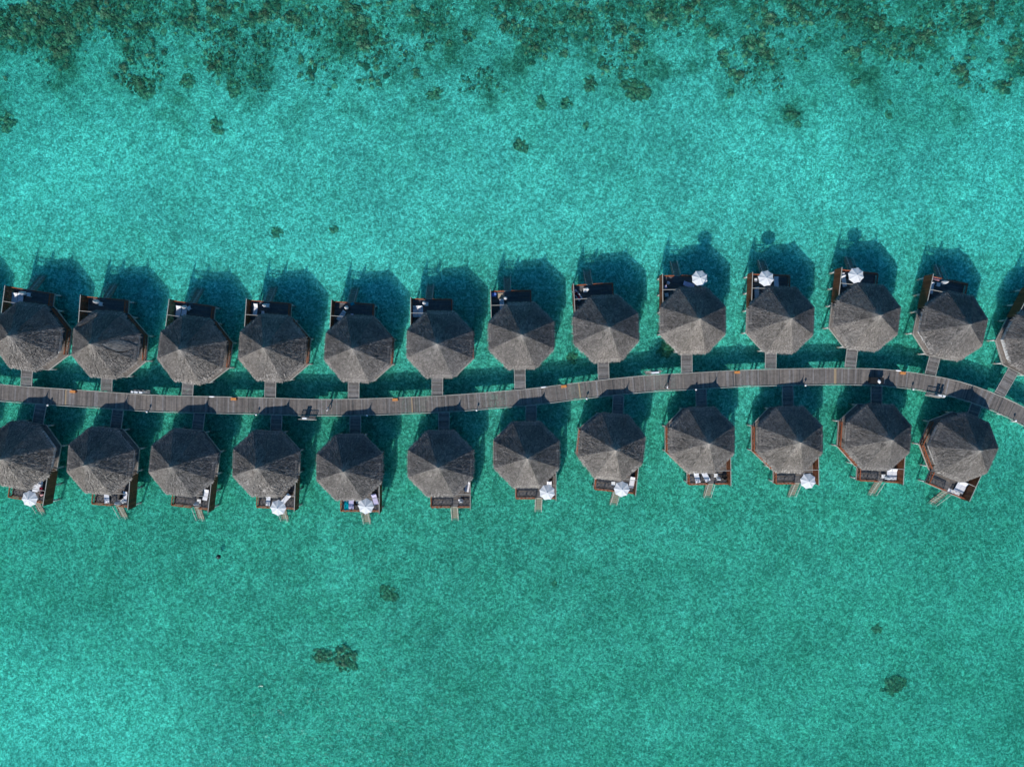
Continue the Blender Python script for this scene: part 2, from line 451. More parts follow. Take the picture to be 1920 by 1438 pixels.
# hut wall
mb = MB(); mb.prism(octo(3.95), DZ - 0.1, EZ + 0.35); WALL = mb.mesh('wall', 'white_plaster')
def panel_on(a, ang, w, z0, z1, mat, name, prot=0.04):
    mb = MB(); mb.box((0, 0, 0), (0.08, w, z1 - z0))
    return mb.mesh(name, mat), (a * math.cos(ang) , a * math.sin(ang), (z0 + z1) / 2), ang
DOOR = panel_on(3.97, R(-90), 1.1, DZ + 0.01, DZ + 2.1, 'dark_timber', 'door')
GLASS_DOOR = panel_on(3.97, R(90), 2.4, DZ + 0.01, DZ + 2.1, 'window_glass', 'glass_door')
WINDOWS = [panel_on(3.97, R(a), 1.5, DZ + 0.9, DZ + 2.0, 'window_glass', 'window') for a in (0, 45, 135, 180)]

# platform
ring = octo(PA, PC)
DX0, DX1, DY1 = -4.58, 1.75, 7.22
frame_poly = [(DX0, -2.05), (-1.75, -4.93), (2.35, -4.93), (5.18, -2.1), (5.18, 1.95), (DX1 + 0.45, 4.9), (DX1, 5.2), (DX1, DY1), (DX0, DY1)]
mb = MB(); mb.prism(frame_poly, DZ - 0.34, DZ - 0.06); FRAME = mb.mesh('floor_frame', 'dark_timber')
mb = MB()
poly_edge = frame_poly
for i in range(len(poly_edge)):
    a, b_ = poly_edge[i], poly_edge[(i + 1) % len(poly_edge)]
    mb.bar((a[0], a[1], DZ - 0.10), (b_[0], b_[1], DZ - 0.10), 0.09, 0.26, random.uniform(0.8, 1.1))
FASCIA = mb.mesh('fascia', 'bleached_timber')
mb = MB(); rnd = random.Random(3)
for k in (0, 7, 6, 5, 4):                                   # mitred boards round the hut
    an0 = R(-22.5 + 45 * k); an1 = R(22.5 + 45 * k)
    if k == 4: lim = 1
    for q in range(5):
        a0, a1 = PA - 0.235 * (q + 1) + 0.02, PA - 0.235 * q
        def pt(a, an): rr = a / math.cos(R(22.5)); return (PC[0] + rr * math.cos(an), PC[1] + rr * math.sin(an))
        p = [pt(a0, an0), pt(a1, an0), pt(a1, an1), pt(a0, an1)]
        mb.prism(p, DZ - 0.05, DZ - rnd.uniform(0.0, 0.006), rnd.choice((0.8, 0.95, 1.05, 1.2)))
for q in range(5):                                          # NE side
    an0, an1 = R(22.5), R(67.5)
    a0, a1 = PA - 0.235 * (q + 1) + 0.02, PA - 0.235 * q
    p = [pt(a0, an0), pt(a1, an0), pt(a1, an1), pt(a0, an1)]
    mb.prism(p, DZ - 0.05, DZ - rnd.uniform(0.0, 0.006), rnd.choice((0.8, 0.95, 1.05, 1.2)))
y = 2.05; q = 0
while y < DY1 - 0.1:
    x1 = -1.2 if y < 4.3 else (2.2 if y < 4.75 else DX1 - 0.02)
    x0 = DX0 + 0.05
    cut = rnd.uniform(x0 + 1.5, x1 - 0.8)
    for xa, xb in ((x0, cut - 0.01), (cut + 0.01, x1)):
        mb.box(((xa + xb) / 2, y + 0.09, DZ - 0.028), (xb - xa, 0.182, 0.05 + rnd.uniform(0, 0.006)), tone=rnd.choice((0.72, 0.85, 0.95, 1.0, 1.1, 1.2)))
    y += 0.2
DECK = mb.mesh('deck_boards', 'weathered_planks')
# privacy wall
mb = MB(); y = 2.0
while y < DY1 - 0.02:
    mb.box((DX0 - 0.02, y + 0.095, DZ + 0.95), (0.07 + rnd.uniform(0, 0.02), 0.178, 2.35), tone=rnd.uniform(0.7, 1.35)); y += 0.19
PWALL = mb.mesh('privacy_wall', 'wall_boards')
mb = MB(); mb.bar((DX0 - 0.02, 1.9, DZ + 2.17), (DX0 - 0.02, DY1 + 0.12, DZ + 2.17), 0.10, 0.07); WRAIL = mb.mesh('top_rail', 'bleached_timber')
mb = MB(); mb.bar((DX0, 4.85, DZ + 2.27), (-1.0, 4.85, DZ + 2.27), 0.07, 0.12); BEAM = mb.mesh('cross_beam', 'bleached_timber')
# railings
def rail_mesh(a, b_, h=1.05, cell=0.62):
    a, b_ = Vector((*a, DZ)), Vector((*b_, DZ)); L = (b_ - a).length; d = (b_ - a) / L
    mb = MB(); up = Vector((0, 0, 1))
    n = max(1, round(L / 2.0))
    for i in range(n + 1):
        p = a + d * (L * i / n); mb.bar(p, p + up * (h + 0.03), 0.085, tone=0.9)
    mb.bar(a + up * h, b_ + up * h, 0.13, 0.06, 1.1)
    mb.bar(a + up * (h - 0.16), b_ + up * (h - 0.16), 0.05, 0.05, 1.0)
    mb.bar(a + up * 0.14, b_ + up * 0.14, 0.055, 0.06, 0.9)
    m_ = max(1, round(L / cell)); z0, z1 = 0.17, h - 0.18
    for i in range(m_):
        p, q_ = a + d * (L * i / m_), a + d * (L * (i + 1) / m_)
        mb.bar(p + up * z0, q_ + up * z1, 0.035, 0.045); mb.bar(q_ + up * z0, p + up * z1, 0.035, 0.045, 0.93)
    return mb.mesh('railing', 'red_brown_timber')
RAILS = [rail_mesh((-4.45, DY1 - 0.06), (-2.55, DY1 - 0.06)), rail_mesh((-1.35, DY1 - 0.06), (DX1 - 0.06, DY1 - 0.06)),
         rail_mesh((DX1 - 0.06, DY1 - 0.2), (DX1 - 0.06, 5.25)), rail_mesh((2.25, 4.83), (5.08, 2.0)), rail_mesh((5.12, 1.9), (5.12, -2.0))]
# stairs into the water
SX, SW = -1.95, 1.05
mb = MB()
for s in (-1, 1): mb.bar((SX + s * SW / 2, DY1 + 0.02, DZ - 0.18), (SX + s * SW / 2, DY1 + 2.75, -0.55), 0.06, 0.22, 0.8)
STAIR = mb.mesh('stairs', 'step_timber')
mb = MB(); mb.box((0, 0, 0), (SW - 0.05, 0.25, 0.05)); TREAD = mb.mesh('tread', 'step_timber')
mb = MB()
mb.bar((0, DY1 + 0.05, DZ + 0.85), (0, DY1 + 2.6, 0.45), 0.06, 0.06)
for t_ in (0.02, 0.5, 0.97):
    yy = DY1 + 0.05 + 2.55 * t_; zz = DZ + 0.85 - (DZ + 0.4) * t_
    mb.bar((0, yy, zz), (0, yy, zz - 1.0), 0.05)
HAND = mb.mesh('handrail', 'bleached_timber')
mb = MB(); mb.cyl((0, 0, 0.0), (0, 0, DZ - 0.34), 0.14, n=12); PILE = mb.mesh('pile', 'white_concrete', True)
mb = MB(); mb.cyl((0, 0, BED_Z - 0.3), (0, 0, 0.25), 0.20, 0.17, 12); FOOT = mb.mesh('pile_foot', 'pile_concrete', True)
PILES = [(-4.45, -1.95), (-1.8, -4.75), (2.3, -4.75), (5.0, -2.05), (5.0, 1.9), (2.3, 4.6), (1.55, 7.0), (-4.4, 7.0), (-4.4, 4.4), (-4.4, 1.6), (-1.4, 6.9), (0, 0), (-1.9, 2.2), (2.0, -1.5)]
# repair patches (long lens-shaped thatch overlays)
def lens_patch(r0, r1, w, curve):
    mb = MB(); n = 14; rnd = random.Random(int(r0 * 100))
    vs = []
    for i in range(n + 1):
        t_ = i / n; x = (t_ * 2 - 1) * w
        half = (r1 - r0) / 2 * math.sqrt(max(0.0, 1 - (2 * t_ - 1) ** 2)) + 0.02
        mid = (r0 + r1) / 2 + curve * x
        for s in (-1, 0, 1):
            r = mid + s * half; vs.append((x, r, roof_z(r) + 0.06 + (0.08 if s == 1 else 0.05 if s == 0 else 0.0)))
    fs = [(i * 3 + j, i * 3 + j + 1, (i + 1) * 3 + j + 1, (i + 1) * 3 + j) for i in range(n) for j in range(2)]
    for i in range(n):                                   # thick outer lip
        a, b_ = vs[i * 3 + 2], vs[i * 3 + 5]
        vs += [(a[0], a[1] + 0.03, a[2] - 0.16), (b_[0], b_[1] + 0.03, b_[2] - 0.16)]
        k = len(vs) - 2; fs.append((i * 3 + 2, k, k + 1, i * 3 + 5))
    mb.add(vs, fs, 0.95)
    for _ in range(260):
        x = rnd.uniform(-w, w); half = (r1 - r0) / 2 * math.sqrt(max(0.0, 1 - (x / w) ** 2)); mid = (r0 + r1) / 2 + curve * x
        r = mid + rnd.uniform(-1, 0.85) * half; z = roof_z(r) + 0.16
        mb.add([(x, r, z), (x + 0.07, r, z), (x + 0.09 + rnd.uniform(-.1, .1), r + 0.3, roof_z(r + 0.3) + 0.24), (x + 0.03, r + 0.3, roof_z(r + 0.3) + 0.24)], [(0, 1, 2, 3)], rnd.choice((0.6, 0.9, 1.2, 1.4)))
    return mb.mesh('repair_patch', 'thatch')

def make_bungalow(label, loc, rz):
    t = thing('water_bungalow', label, 'bungalow', loc, rz, 'thatched bungalows on piles along the boardwalk')
    roof = link('roof', ROOF, t)
    for k in range(8): link('thatch_facet', FACETS[(k * 3) % 4], roof, rz=R(45 * k))
    link('ridge_cap', CAP, roof)
    w = link('wall', WALL, t)
    for me, p, an in [DOOR, GLASS_DOOR] + WINDOWS: link(me.name.split('.')[0], me, w, p, an)
    link('floor_frame', FRAME, t); link('fascia', FASCIA, t); link('deck_boards', DECK, t, kind='stuff')
    pw = link('privacy_wall', PWALL, t); link('top_rail', WRAIL, pw); link('cross_beam', BEAM, t)
    for me in RAILS: link('railing', me, t)
    st = link('stairs', STAIR, t)
    for k in range(7):
        f_ = (k + 0.5) / 7; link('tread', TREAD, st, (SX, DY1 + 0.02 + 2.7 * f_, DZ - 0.1 - 2.4 * f_))
    for s in (-1, 1): link('handrail', HAND, st, (SX + s * SW / 2, 0, 0))
    for x, y in PILES:
        p = link('pile', PILE, t, (x, y, 0)); link('pile_foot', FOOT, p)
    return t

ORD = ['first', 'second', 'third', 'fourth', 'fifth', 'sixth', 'seventh', 'eighth', 'ninth', 'tenth', 'eleventh', 'twelfth', 'thirteenth']
UP = [(50, 631, -8.5), (197.5, 646, -5), (359, 656, -8), (510, 652.5, -4.5), (670.7, 654, -3.8), (824.5, 646, -0.5), (977.4, 629.7, 1.5),
      (1136, 616.3, 3.5), (1299.5, 601, 0.8), (1465, 600, -1.5), (1625.7, 594.7, -6), (1788, 611, -11.5), (1948, 640, -27)]
LO = [(36, 854, -10), (188, 864.5, -5), (342.5, 868, -7), (498, 870, -2.5), (655, 876.5, -0.5), (826, 869.4, 0), (987.3, 852.8, 0.3),
      (1147, 837.7, -6), (1316, 825.7, 1), (1481.7, 824.4, 1), (1647, 819.7, -3), (1807, 839, -23.5)]
UPL = ['grey thatched bungalow cut by the left edge, first of the upper row',
       'thatched bungalow with two lens-shaped patches on its roof, second of the upper row',
       'thatched bungalow with a frayed lower eave, third of the upper row',
       'thatched bungalow with one tall lounger by its wall, fourth of the upper row',
       'thatched bungalow with a slanted lounger on its deck, fifth of the upper row',
       'thatched bungalow with a white twin lounger on its deck, sixth of the upper row',
       'thatched bungalow with beige mat on its deck, seventh of the upper row',
       'thatched bungalow with a person lying on its deck, eighth of the upper row',
       'thatched bungalow with open umbrella at its right deck corner, ninth of the upper row',
       'thatched bungalow with open umbrella and two loungers, tenth of the upper row',
       'thatched bungalow with open umbrella above its stairs, eleventh of the upper row',
       'thatched bungalow turned clockwise at the bend, twelfth of the upper row',
       'thatched bungalow cut by the right edge, last of the upper row']
LOL = ['thatched bungalow cut by the left edge, first of the lower row',
       'thatched bungalow with closed umbrella beside its stairs, second of the lower row',
       'thatched bungalow with one bright lounger by its wall, third of the lower row',
       'thatched bungalow with umbrella over the stairs top, fourth of the lower row',
       'thatched bungalow with teal towel on its deck, fifth of the lower row',
       'thatched bungalow with nearly bare lattice-shadowed deck, sixth of the lower row',
       'thatched bungalow with umbrella at its lower right deck corner, seventh of the lower row',
       'thatched bungalow with umbrella and lounger at its right, eighth of the lower row',
       'thatched bungalow with two slanted loungers side by side, ninth of the lower row',
       'thatched bungalow with umbrella overhanging its lower right corner, tenth of the lower row',
       'thatched bungalow with white twin lounger and folded umbrella, eleventh of the lower row',
       'thatched bungalow turned steeply at the bend, twelfth and last of the lower row']
huts = {}
proto = None
def place(row, i, px, py, rot, label):
    global proto
    c = at(px, py, EZ); loc = (c.x, c.y, 0); rz = R(rot) + (math.pi if row == 'L' else 0)
    if proto is None: proto = t = make_bungalow(label, loc, rz)
    else: t = copy_tree(proto, loc, rz, label)
    huts[(row, i)] = t
    return t
for i, (x, y, r_) in enumerate(UP): place('U', i, x, y, r_, UPL[i])
for i, (x, y, r_) in enumerate(LO): place('L', i, x, y, r_, LOL[i])
place('U', -1, -108, 612, -10, 'thatched bungalow past the left edge, only its shadow seen, upper row')
place('L', -1, -122, 838, -12, 'thatched bungalow past the left edge, only its shadow seen, lower row')
bpy.context.view_layer.update()
def kid(o, name): return [c for c in bpy.data.objects if c.parent == o and c.name.split('.')[0] == name][0]
rf = kid(huts[('U', 1)], 'roof')
def radial_patch(w=0.95):
    mb = MB(); rnd = random.Random(5); n = 16; vs = []; m_ = 6
    for i in range(n + 1):
        t_ = i / n; r = 1.2 + 3.6 * t_; hw = w * math.sin(math.pi * t_) ** 0.8 * 0.9 + 0.02; cx = 0.35 * (t_ - 0.5) + 0.25
        for j in range(m_ + 1):
            u = 2 * j / m_ - 1; vs.append((cx + u * hw, r, roof_z(r) + 0.11 + 0.14 * (1 - u * u) * math.sin(math.pi * t_) + (0.10 if u > 0.9 else 0)))
    fs = [(i * (m_ + 1) + j, (i + 1) * (m_ + 1) + j, (i + 1) * (m_ + 1) + j + 1, i * (m_ + 1) + j + 1) for i in range(n) for j in range(m_)]
    for i in range(n):
        a, b_ = vs[i * (m_ + 1) + m_], vs[(i + 1) * (m_ + 1) + m_]
        vs += [(a[0] + .03, a[1], a[2] - 0.3), (b_[0] + .03, b_[1], b_[2] - 0.3)]; k = len(vs) - 2; fs.append((i * (m_ + 1) + m_, (i + 1) * (m_ + 1) + m_, k + 1, k))
    mb.add(vs, fs, 1.15)
    rim = []                                             # dark strip painting in the shade of the gap along the open edge
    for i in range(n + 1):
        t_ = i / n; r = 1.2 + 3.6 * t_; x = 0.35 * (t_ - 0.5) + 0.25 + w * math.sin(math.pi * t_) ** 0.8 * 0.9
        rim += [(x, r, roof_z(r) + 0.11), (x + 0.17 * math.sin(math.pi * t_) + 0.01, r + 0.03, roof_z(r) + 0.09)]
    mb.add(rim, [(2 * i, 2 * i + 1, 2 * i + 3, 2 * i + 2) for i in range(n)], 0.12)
    for _ in range(420):
        t_ = rnd.random(); r = 1.2 + 3.6 * t_; hw = w * math.sin(math.pi * t_) ** 0.8 * 0.8; u = rnd.uniform(-1, 1); x = 0.35 * (t_ - 0.5) + 0.25 + u * hw; z = roof_z(r) + 0.14 + 0.14 * (1 - u * u) * math.sin(math.pi * t_)
        mb.add([(x, r, z), (x + 0.05, r, z), (x + 0.05, r + 0.25, z - 0.15), (x, r + 0.25, z - 0.15)], [(0, 1, 2, 3)], rnd.choice((0.7, 1.0, 1.3, 1.6)))
    return mb.mesh('repair_patch', 'thatch')
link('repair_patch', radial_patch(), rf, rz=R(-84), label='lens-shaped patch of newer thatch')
link('repair_patch', lens_patch(4.0, 4.8, 1.8, -0.1), rf, rz=R(38), label='long narrow patch of newer thatch')
# drop most of the sun-bleached tatters where the photograph shows them
def tatter(hut, ang, r, spread, seed, n=46):
    rnd = random.Random(seed); mb = MB()
    for _ in range(n):
        x, rr = rnd.gauss(0, spread), min(RA - 0.1, r + rnd.gauss(0, 0.28)); z = roof_z(rr) + 0.08; a = rnd.uniform(-0.9, 0.9)
        mb.add([(x, rr, z), (x + 0.08, rr, z), (x + 0.08 + math.sin(a) * .35, rr + 0.3, roof_z(rr + .3) + 0.12), (x + math.sin(a) * .35, rr + 0.3, roof_z(rr + .3) + 0.12)], [(0, 1, 2, 3)], rnd.choice((0.7, 1.5, 1.9, 2.2)))
    link('worn_thatch', mb.mesh('worn_thatch', 'thatch'), kid(hut, 'roof'), rz=R(ang), kind='stuff')
tatter(huts[('U', 2)], 205, 4.7, 0.9, 1); tatter(huts[('U', 3)], 190, 4.2, 0.9, 2, 30); tatter(huts[('L', 3)], 5, 3.7, 0.7, 3, 30)
tatter(huts[('L', 3)], -35, 3.6, 0.5, 4, 20); tatter(huts[('L', 7)], 50, 4.8, 0.25, 5, 20); tatter(huts[('U', 6)], 72, 4.7, 0.3, 6, 24)
tatter(huts[('L', 5)], 0, 4.8, 0.6, 7, 20); tatter(huts[('L', 9)], -5, 4.9, 1.2, 8, 40); tatter(huts[('U', 11)], 140, 4.8, 1.0, 9, 30)

# ------------------------------------------------------------------ boardwalk
CL = [(-330, 700), (-150, 718), (0, 736), (145, 746.5), (280, 755.5), (360, 758), (510, 761.5), (590, 764), (680, 763), (820, 757.6), (920, 750.5), (1000, 743.5),
      (1100, 731), (1210, 719.5), (1290, 715), (1400, 709), (1540, 706), (1640, 707), (1700, 712.5), (1750, 720.5), (1800, 731.5), (1860, 752.5), (1920, 781), (2000, 829), (2100, 905)]
P = [at(x, y, DZ) for x, y in CL]
pts = []
for i in range(1, len(P) - 2):
    p0, p1, p2, p3 = P[i - 1:i + 3]
    for k in range(40):
        t_ = k / 40
        pts.append(0.5 * ((2 * p1) + (-p0 + p2) * t_ + (2 * p0 - 5 * p1 + 4 * p2 - p3) * t_ ** 2 + (-p0 + 3 * p1 - 3 * p2 + p3) * t_ ** 3))
acc = [0.0]
for a, b_ in zip(pts, pts[1:]): acc.append(acc[-1] + (b_ - a).length)
def walk(s):
    import bisect
    i = min(max(bisect.bisect(acc, s) - 1, 0), len(pts) - 2)
    t_ = (s - acc[i]) / (acc[i + 1] - acc[i])
    p = pts[i].lerp(pts[i + 1], t_); j = max(i - 6, 0); k = min(i + 7, len(pts) - 1)
    d = (pts[k] - pts[j]).normalized()
    return p, d, Vector((-d.y, d.x, 0))
LEN = acc[-1]
def nearest_s(p):
    i = min(range(len(pts)), key=lambda k: (pts[k].x - p.x) ** 2 + (pts[k].y - p.y) ** 2); return acc[i]
BW = 2.44
bw = tag(link('boardwalk', None), 'long curving grey plank boardwalk running between the two rows of bungalows', 'boardwalk')
rnd = random.Random(11)
TON = [0.34, 0.58, 0.76, 0.92, 1.04, 1.20, 1.42, 1.8]
PM = []
for t_ in TON:
    mb = MB(); mb.box((0, 0, 0), (0.182, BW, 0.045), tone=t_); PM.append(mb.mesh('plank', 'weathered_planks'))
mb = MB(); mb.box((0, 0, 0), (0.182, BW, 0.045)); TANM = mb.mesh('plank', 'tan_planks')
tan_s = [nearest_s(at(x, y, DZ)) for x, y in ((123, 745), (772, 760), (1087, 733), (1565, 706))]
rest = MB(); s = 0.1; k = 0
mid = LEN * 0.5
n_parts = 0
while s < LEN:
    p, d, nrm = walk(s); an = math.atan2(d.y, d.x) + rnd.uniform(-0.004, 0.004)
    grp = 4 + int(2.2 * noise.noise(Vector((s * 0.35, 3, 0))))
    ti = min(7, max(0, grp + rnd.choice((-2, -1, -1, 0, 0, 0, 1, 1, 2)) - (1 if (k % 38) in (0, 1) else 0)))
    z = DZ - 0.024 + rnd.uniform(-0.004, 0.004)
    if any(abs(s - q_) < 0.11 for q_ in tan_s):
        link('plank', TANM, bw, (p.x, p.y, z), an, label='newer tan plank')
    elif abs(s - mid) < 29.5 and n_parts < 294:
        o = link('plank', PM[ti], bw, (p.x, p.y, z), an); n_parts += 1
    else:
        rest.box((p.x, p.y, z), (0.182, BW, 0.045), an, TON[ti])
    s += 0.2; k += 1
link('outer_planks', rest.mesh('outer_planks', 'weathered_planks'), bw, kind='stuff')
for sg in (-1, 1):
    mb = MB(); s = 0
    while s < LEN - 2.4:
        a, _, na = walk(s); b_, _, nb = walk(s + 2.4); off = BW / 2 + (0.075 if sg > 0 else 0.13)
        a = a + na * sg * off; b_ = b_ + nb * sg * off
        a.z = b_.z = DZ + 0.03
        mb.bar(a, b_, 0.10, 0.12, rnd.uniform(0.85, 1.1)); s += 2.4
    link('kerb_beam', mb.mesh('kerb_beam', 'bleached_timber'), bw)
for off in (-0.95, 0, 0.95):
    mb = MB(); s = 0
    while s < LEN - 2.4:
        a, _, na = walk(s); b_, _, nb = walk(s + 2.4); a = a + na * off; b_ = b_ + nb * off; a.z = b_.z = DZ - 0.17
        mb.bar(a, b_, 0.12, 0.2); s += 2.4
    link('stringer', mb.mesh('stringer', 'dark_timber'), bw)
mb = MB(); mb.bar((0, -1.25, DZ - 0.42), (0, 1.25, DZ - 0.42), 0.28, 0.28); CROSS = mb.mesh('pile_cap', 'pile_concrete')
mb = MB(); mb.cyl((0, 0, BED_Z - 0.3), (0, 0, DZ - 0.55), 0.15, n=10); BP = mb.mesh('pile', 'white_concrete', True)
s = 1.2
while s < LEN:
    p, d, nrm = walk(s); an = math.atan2(d.y, d.x)
    link('pile_cap', CROSS, bw, (p.x, p.y, 0), an)
    for sg in (-1, 1):
        q = p + nrm * sg * 1.0; link('pile', BP, bw, (q.x, q.y, 0), an)
    s += 2.75

# ------------------------------------------------------------------ gangways
GU = [((51.2, 692.5), (49.4, 724.8)), ((200.7, 707), (199.6, 738)), ((353, 718), (351.2, 741.5)), ((507.4, 713.7), (506.5, 746)), ((663.4, 714.8), (663, 748.8)),
      ((820, 707), (819.9, 741.5)), ((974.5, 691), (975, 729)), ((1131, 677), (1131.9, 712)), ((1287.4, 662.5), (1287.7, 699.7)), ((1445.4, 658), (1444.8, 692.6)),
      ((1597.9, 657), (1593.4, 692.6)), ((1752.5, 670.5), (1743.7, 703.8)), ((1891.3, 709.5), (1873, 741.6))]
GL = [((70.5, 793.5), (77.5, 756.5)), ((217, 801), (221.4, 768.5)), ((370, 806.8), (374.4, 772.5)), ((517.6, 808.8), (518.8, 776.6)), ((666, 814), (666.2, 778.6)),
      ((832.3, 804.8), (832.3, 771.5)), ((995.5, 790.8), (996.3, 757.5)), ((1157.9, 776.7), (1159.9, 741.4)), ((1315.6, 761.7), (1314.2, 727.4)), ((1477.5, 761.7), (1476.5, 722.3)),
      ((1643.3, 757.7), (1643.5, 722.4)), ((1822.4, 782.9), (1832.5, 754.6))]
def gangway(row, i, top_, bot):
    a, b_ = at(*top_, DZ), at(*bot, DZ)
    hut = huts[(row, i)]; inv = hut.matrix_world.inverted()
    la, lb = inv @ a, inv @ b_
    t_ = (-4.99 - la.y) / (lb.y - la.y); a = a + (b_ - a) * t_
    d = (b_ - a).normalized()
    best = None
    sN = nearest_s(b_)
    for k in range(-60, 61):                                # run out to the boardwalk's edge beam
        pw_, dw, nw = walk(sN + k * 0.05)
        pass
    L0 = 0; q = a.copy()
    while L0 < 12:
        q = a + d * L0; s_ = nearest_s(q); c_, dd, nn = walk(s_)
        if abs((q - c_).dot(nn)) < BW / 2 + 0.22: break
        L0 += 0.04
    L = L0; w = 1.62
    lab = f'short plank footbridge from the boardwalk to the {"upper" if row == "U" else "lower"} row\'s {ORD[i]} bungalow'
    t = thing('footbridge', lab, 'footbridge', (a.x, a.y, 0), math.atan2(d.y, d.x), 'short footbridges to the bungalows')
    mb = MB(); x = 0.0; rnd = random.Random(i * 7 + (row == 'L'))
    while x < L - 0.05:
        mb.box((x + 0.1, 0, DZ - 0.026 + rnd.uniform(-.004, .004)), (0.178, w, 0.045), rnd.uniform(-.006, .006), rnd.choice((0.75, 0.9, 1.0, 1.15, 1.3, 1.42))); x += 0.2
    link('bridge_planks', mb.mesh('bridge_planks', 'weathered_planks'), t, kind='stuff')
    for sg in (-1, 1):
        mb = MB(); mb.bar((0, sg * (w / 2 + 0.05), DZ - 0.02), (L, sg * (w / 2 + 0.05), DZ - 0.02), 0.08, 0.16, 1.0)
        link('side_beam', mb.mesh('side_beam', 'bleached_timber'), t)
    mb = MB()
    for yy in (-0.55, 0.55): mb.bar((0, yy, DZ - 0.16), (L, yy, DZ - 0.16), 0.1, 0.2)
    link('joists', mb.mesh('joists', 'dark_timber'), t)
for i, (a, b_) in enumerate(GU): gangway('U', i, a, b_)
for i, (a, b_) in enumerate(GL): gangway('L', i, a, b_)

# ------------------------------------------------------------------ boardwalk bits
# globe lamps on the lower kerb
def make_lamp(label, loc):
    t = thing('bollard_lamp', label, 'lamp', loc, 0, 'globe lamps along the lower kerb')
    mb = MB(); mb.cyl((0, 0, 0), (0, 0, 0.42), 0.05, 0.045, 8); link('post', mb.mesh('post', 'dark_timber'), t)
    mb = MB(); mb.lathe([(0.02, 0.40), (0.12, 0.45), (0.165, 0.57), (0.12, 0.69), (0.02, 0.74)], 14); link('globe', mb.mesh('globe', 'fitting_white', True), t)
    return t
lamps = [(93, 759, 'leftmost white globe lamp on the boardwalk, just right of a shaded footbridge'),
         (279.7, 770.4, 'white globe lamp below the left lookout bay of the boardwalk'),
         (484, 775.5, 'white globe lamp on the lower kerb left of the slatted lookout bay'),
         (689.7, 777, 'white globe lamp on the lower kerb right of the left walker'),
         (894, 767, 'white globe lamp on the lower kerb between sixth and seventh lower bungalows'),
         (1099.8, 746, 'white globe lamp between the seventh and eighth lower bungalows'),
         (1302, 728.6, 'white globe lamp touching the shaded footbridge right of the right walker'),
         (1507.5, 721, 'white globe lamp on the lower kerb left of the black cart'),
         (1708.5, 727.7, 'white globe lamp between the black cart and the right lookout bay'),
         (1899.4, 787, 'rightmost white globe lamp on the boardwalk near the right edge')]
lp = None
for x, y, lab in lamps:
    s_ = nearest_s(at(x, y, DZ)); c_, dd, nn = walk(s_); q = c_ - nn * (BW / 2 + 0.13); q.z = DZ + 0.09
    if lp is None: lp = make_lamp(lab, q)
    else: copy_tree(lp, q, 0, lab)
# orange timber boxes on the upper kerb
def make_box(label, loc, rz):
    t = thing('timber_box', label, 'box', loc, rz, 'orange timber boxes on the upper kerb')
    mb = MB(); mb.box((0, 0, 0.18), (0.78, 0.36, 0.34), tone=0.8); link('box_body', mb.mesh('box_body', 'orange_timber'), t)
    for k in range(3):
        mb = MB(); mb.box((0, -0.135 + k * 0.135, 0.37), (0.84, 0.12, 0.035), tone=(1.1, 0.95, 1.2)[k]); link('lid_board', mb.mesh('lid_board', 'orange_timber'), t)
    mb = MB(); mb.box((0.44, 0, 0.12), (0.08, 0.3, 0.22)); link('end_shade_block', mb.mesh('end_shade_block', 'red_brown_timber'), t)  # dark block painting in the shade on the box's right side
    return t
boxes = [(139, 737, 'orange timber box on the upper kerb near the left edge'),
         (438.4, 748, 'orange timber box between third and fourth upper footbridges'),
         (741, 749, 'orange timber box between fifth and sixth upper footbridges'),
         (1058, 724, 'orange timber box between seventh and eighth upper footbridges'),
         (1380.5, 699, 'orange timber box between ninth and tenth upper footbridges'),
         (1691, 698.6, 'orange timber box touching a white fitting, right of the black cart')]
bp = None
for x, y, lab in boxes:
    p = at(x, y, DZ); s_ = nearest_s(p); c_, dd, nn = walk(s_); q = c_ + nn * (BW / 2 - 0.22); q.z = DZ; an = math.atan2(dd.y, dd.x)
    if bp is None: bp = make_box(lab, q, an)
    else: copy_tree(bp, q, an, lab)
# white oblong fittings on the upper kerb
def make_fit(label, loc, rz):
    t = thing('oblong_fitting', label, 'light fitting', loc, rz, 'white oblong fittings on the upper kerb')
    mb = MB(); mb.box((0, 0, 0.1), (0.12, 0.1, 0.2)); link('bracket', mb.mesh('bracket', 'grey_metal'), t)
    mb = MB(); n = 12; vs = []
    for i in range(n + 1):
        x = (i / n * 2 - 1) * 0.48; w_ = 0.14 * math.sqrt(max(0.02, 1 - (x / 0.5) ** 2))
        vs += [(x, -w_, 0.2), (x, w_, 0.2), (x, 0.6 * w_, 0.2 + w_ * 0.8), (x, -0.6 * w_, 0.2 + w_ * 0.8)]
    fs = [(4 * i + j, 4 * i + (j + 1) % 4, 4 * i + 4 + (j + 1) % 4, 4 * i + 4 + j) for i in range(n) for j in range(4)] + [(3, 2, 1, 0), (4 * n, 4 * n + 1, 4 * n + 2, 4 * n + 3)]
    mb.add(vs, fs); link('hood', mb.mesh('hood', 'fitting_white', True), t)
    return t
fp = None
for x, y, lab in [(399, 745.5, 'white oblong fitting on the upper kerb right of the third upper footbridge'),
                  (1019.5, 726.4, 'white oblong fitting on the upper kerb right of the seventh upper footbridge'),
                  (1683.5, 696, 'white oblong fitting on the upper kerb touching an orange timber box')]:
    p = at(x, y, DZ); s_ = nearest_s(p); c_, dd, nn = walk(s_); q = c_ + nn * (BW / 2 + 0.1); q.z = DZ + 0.05; an = math.atan2(dd.y, dd.x)
    if fp is None: fp = make_fit(lab, q, an)
    else: copy_tree(fp, q, an, lab)
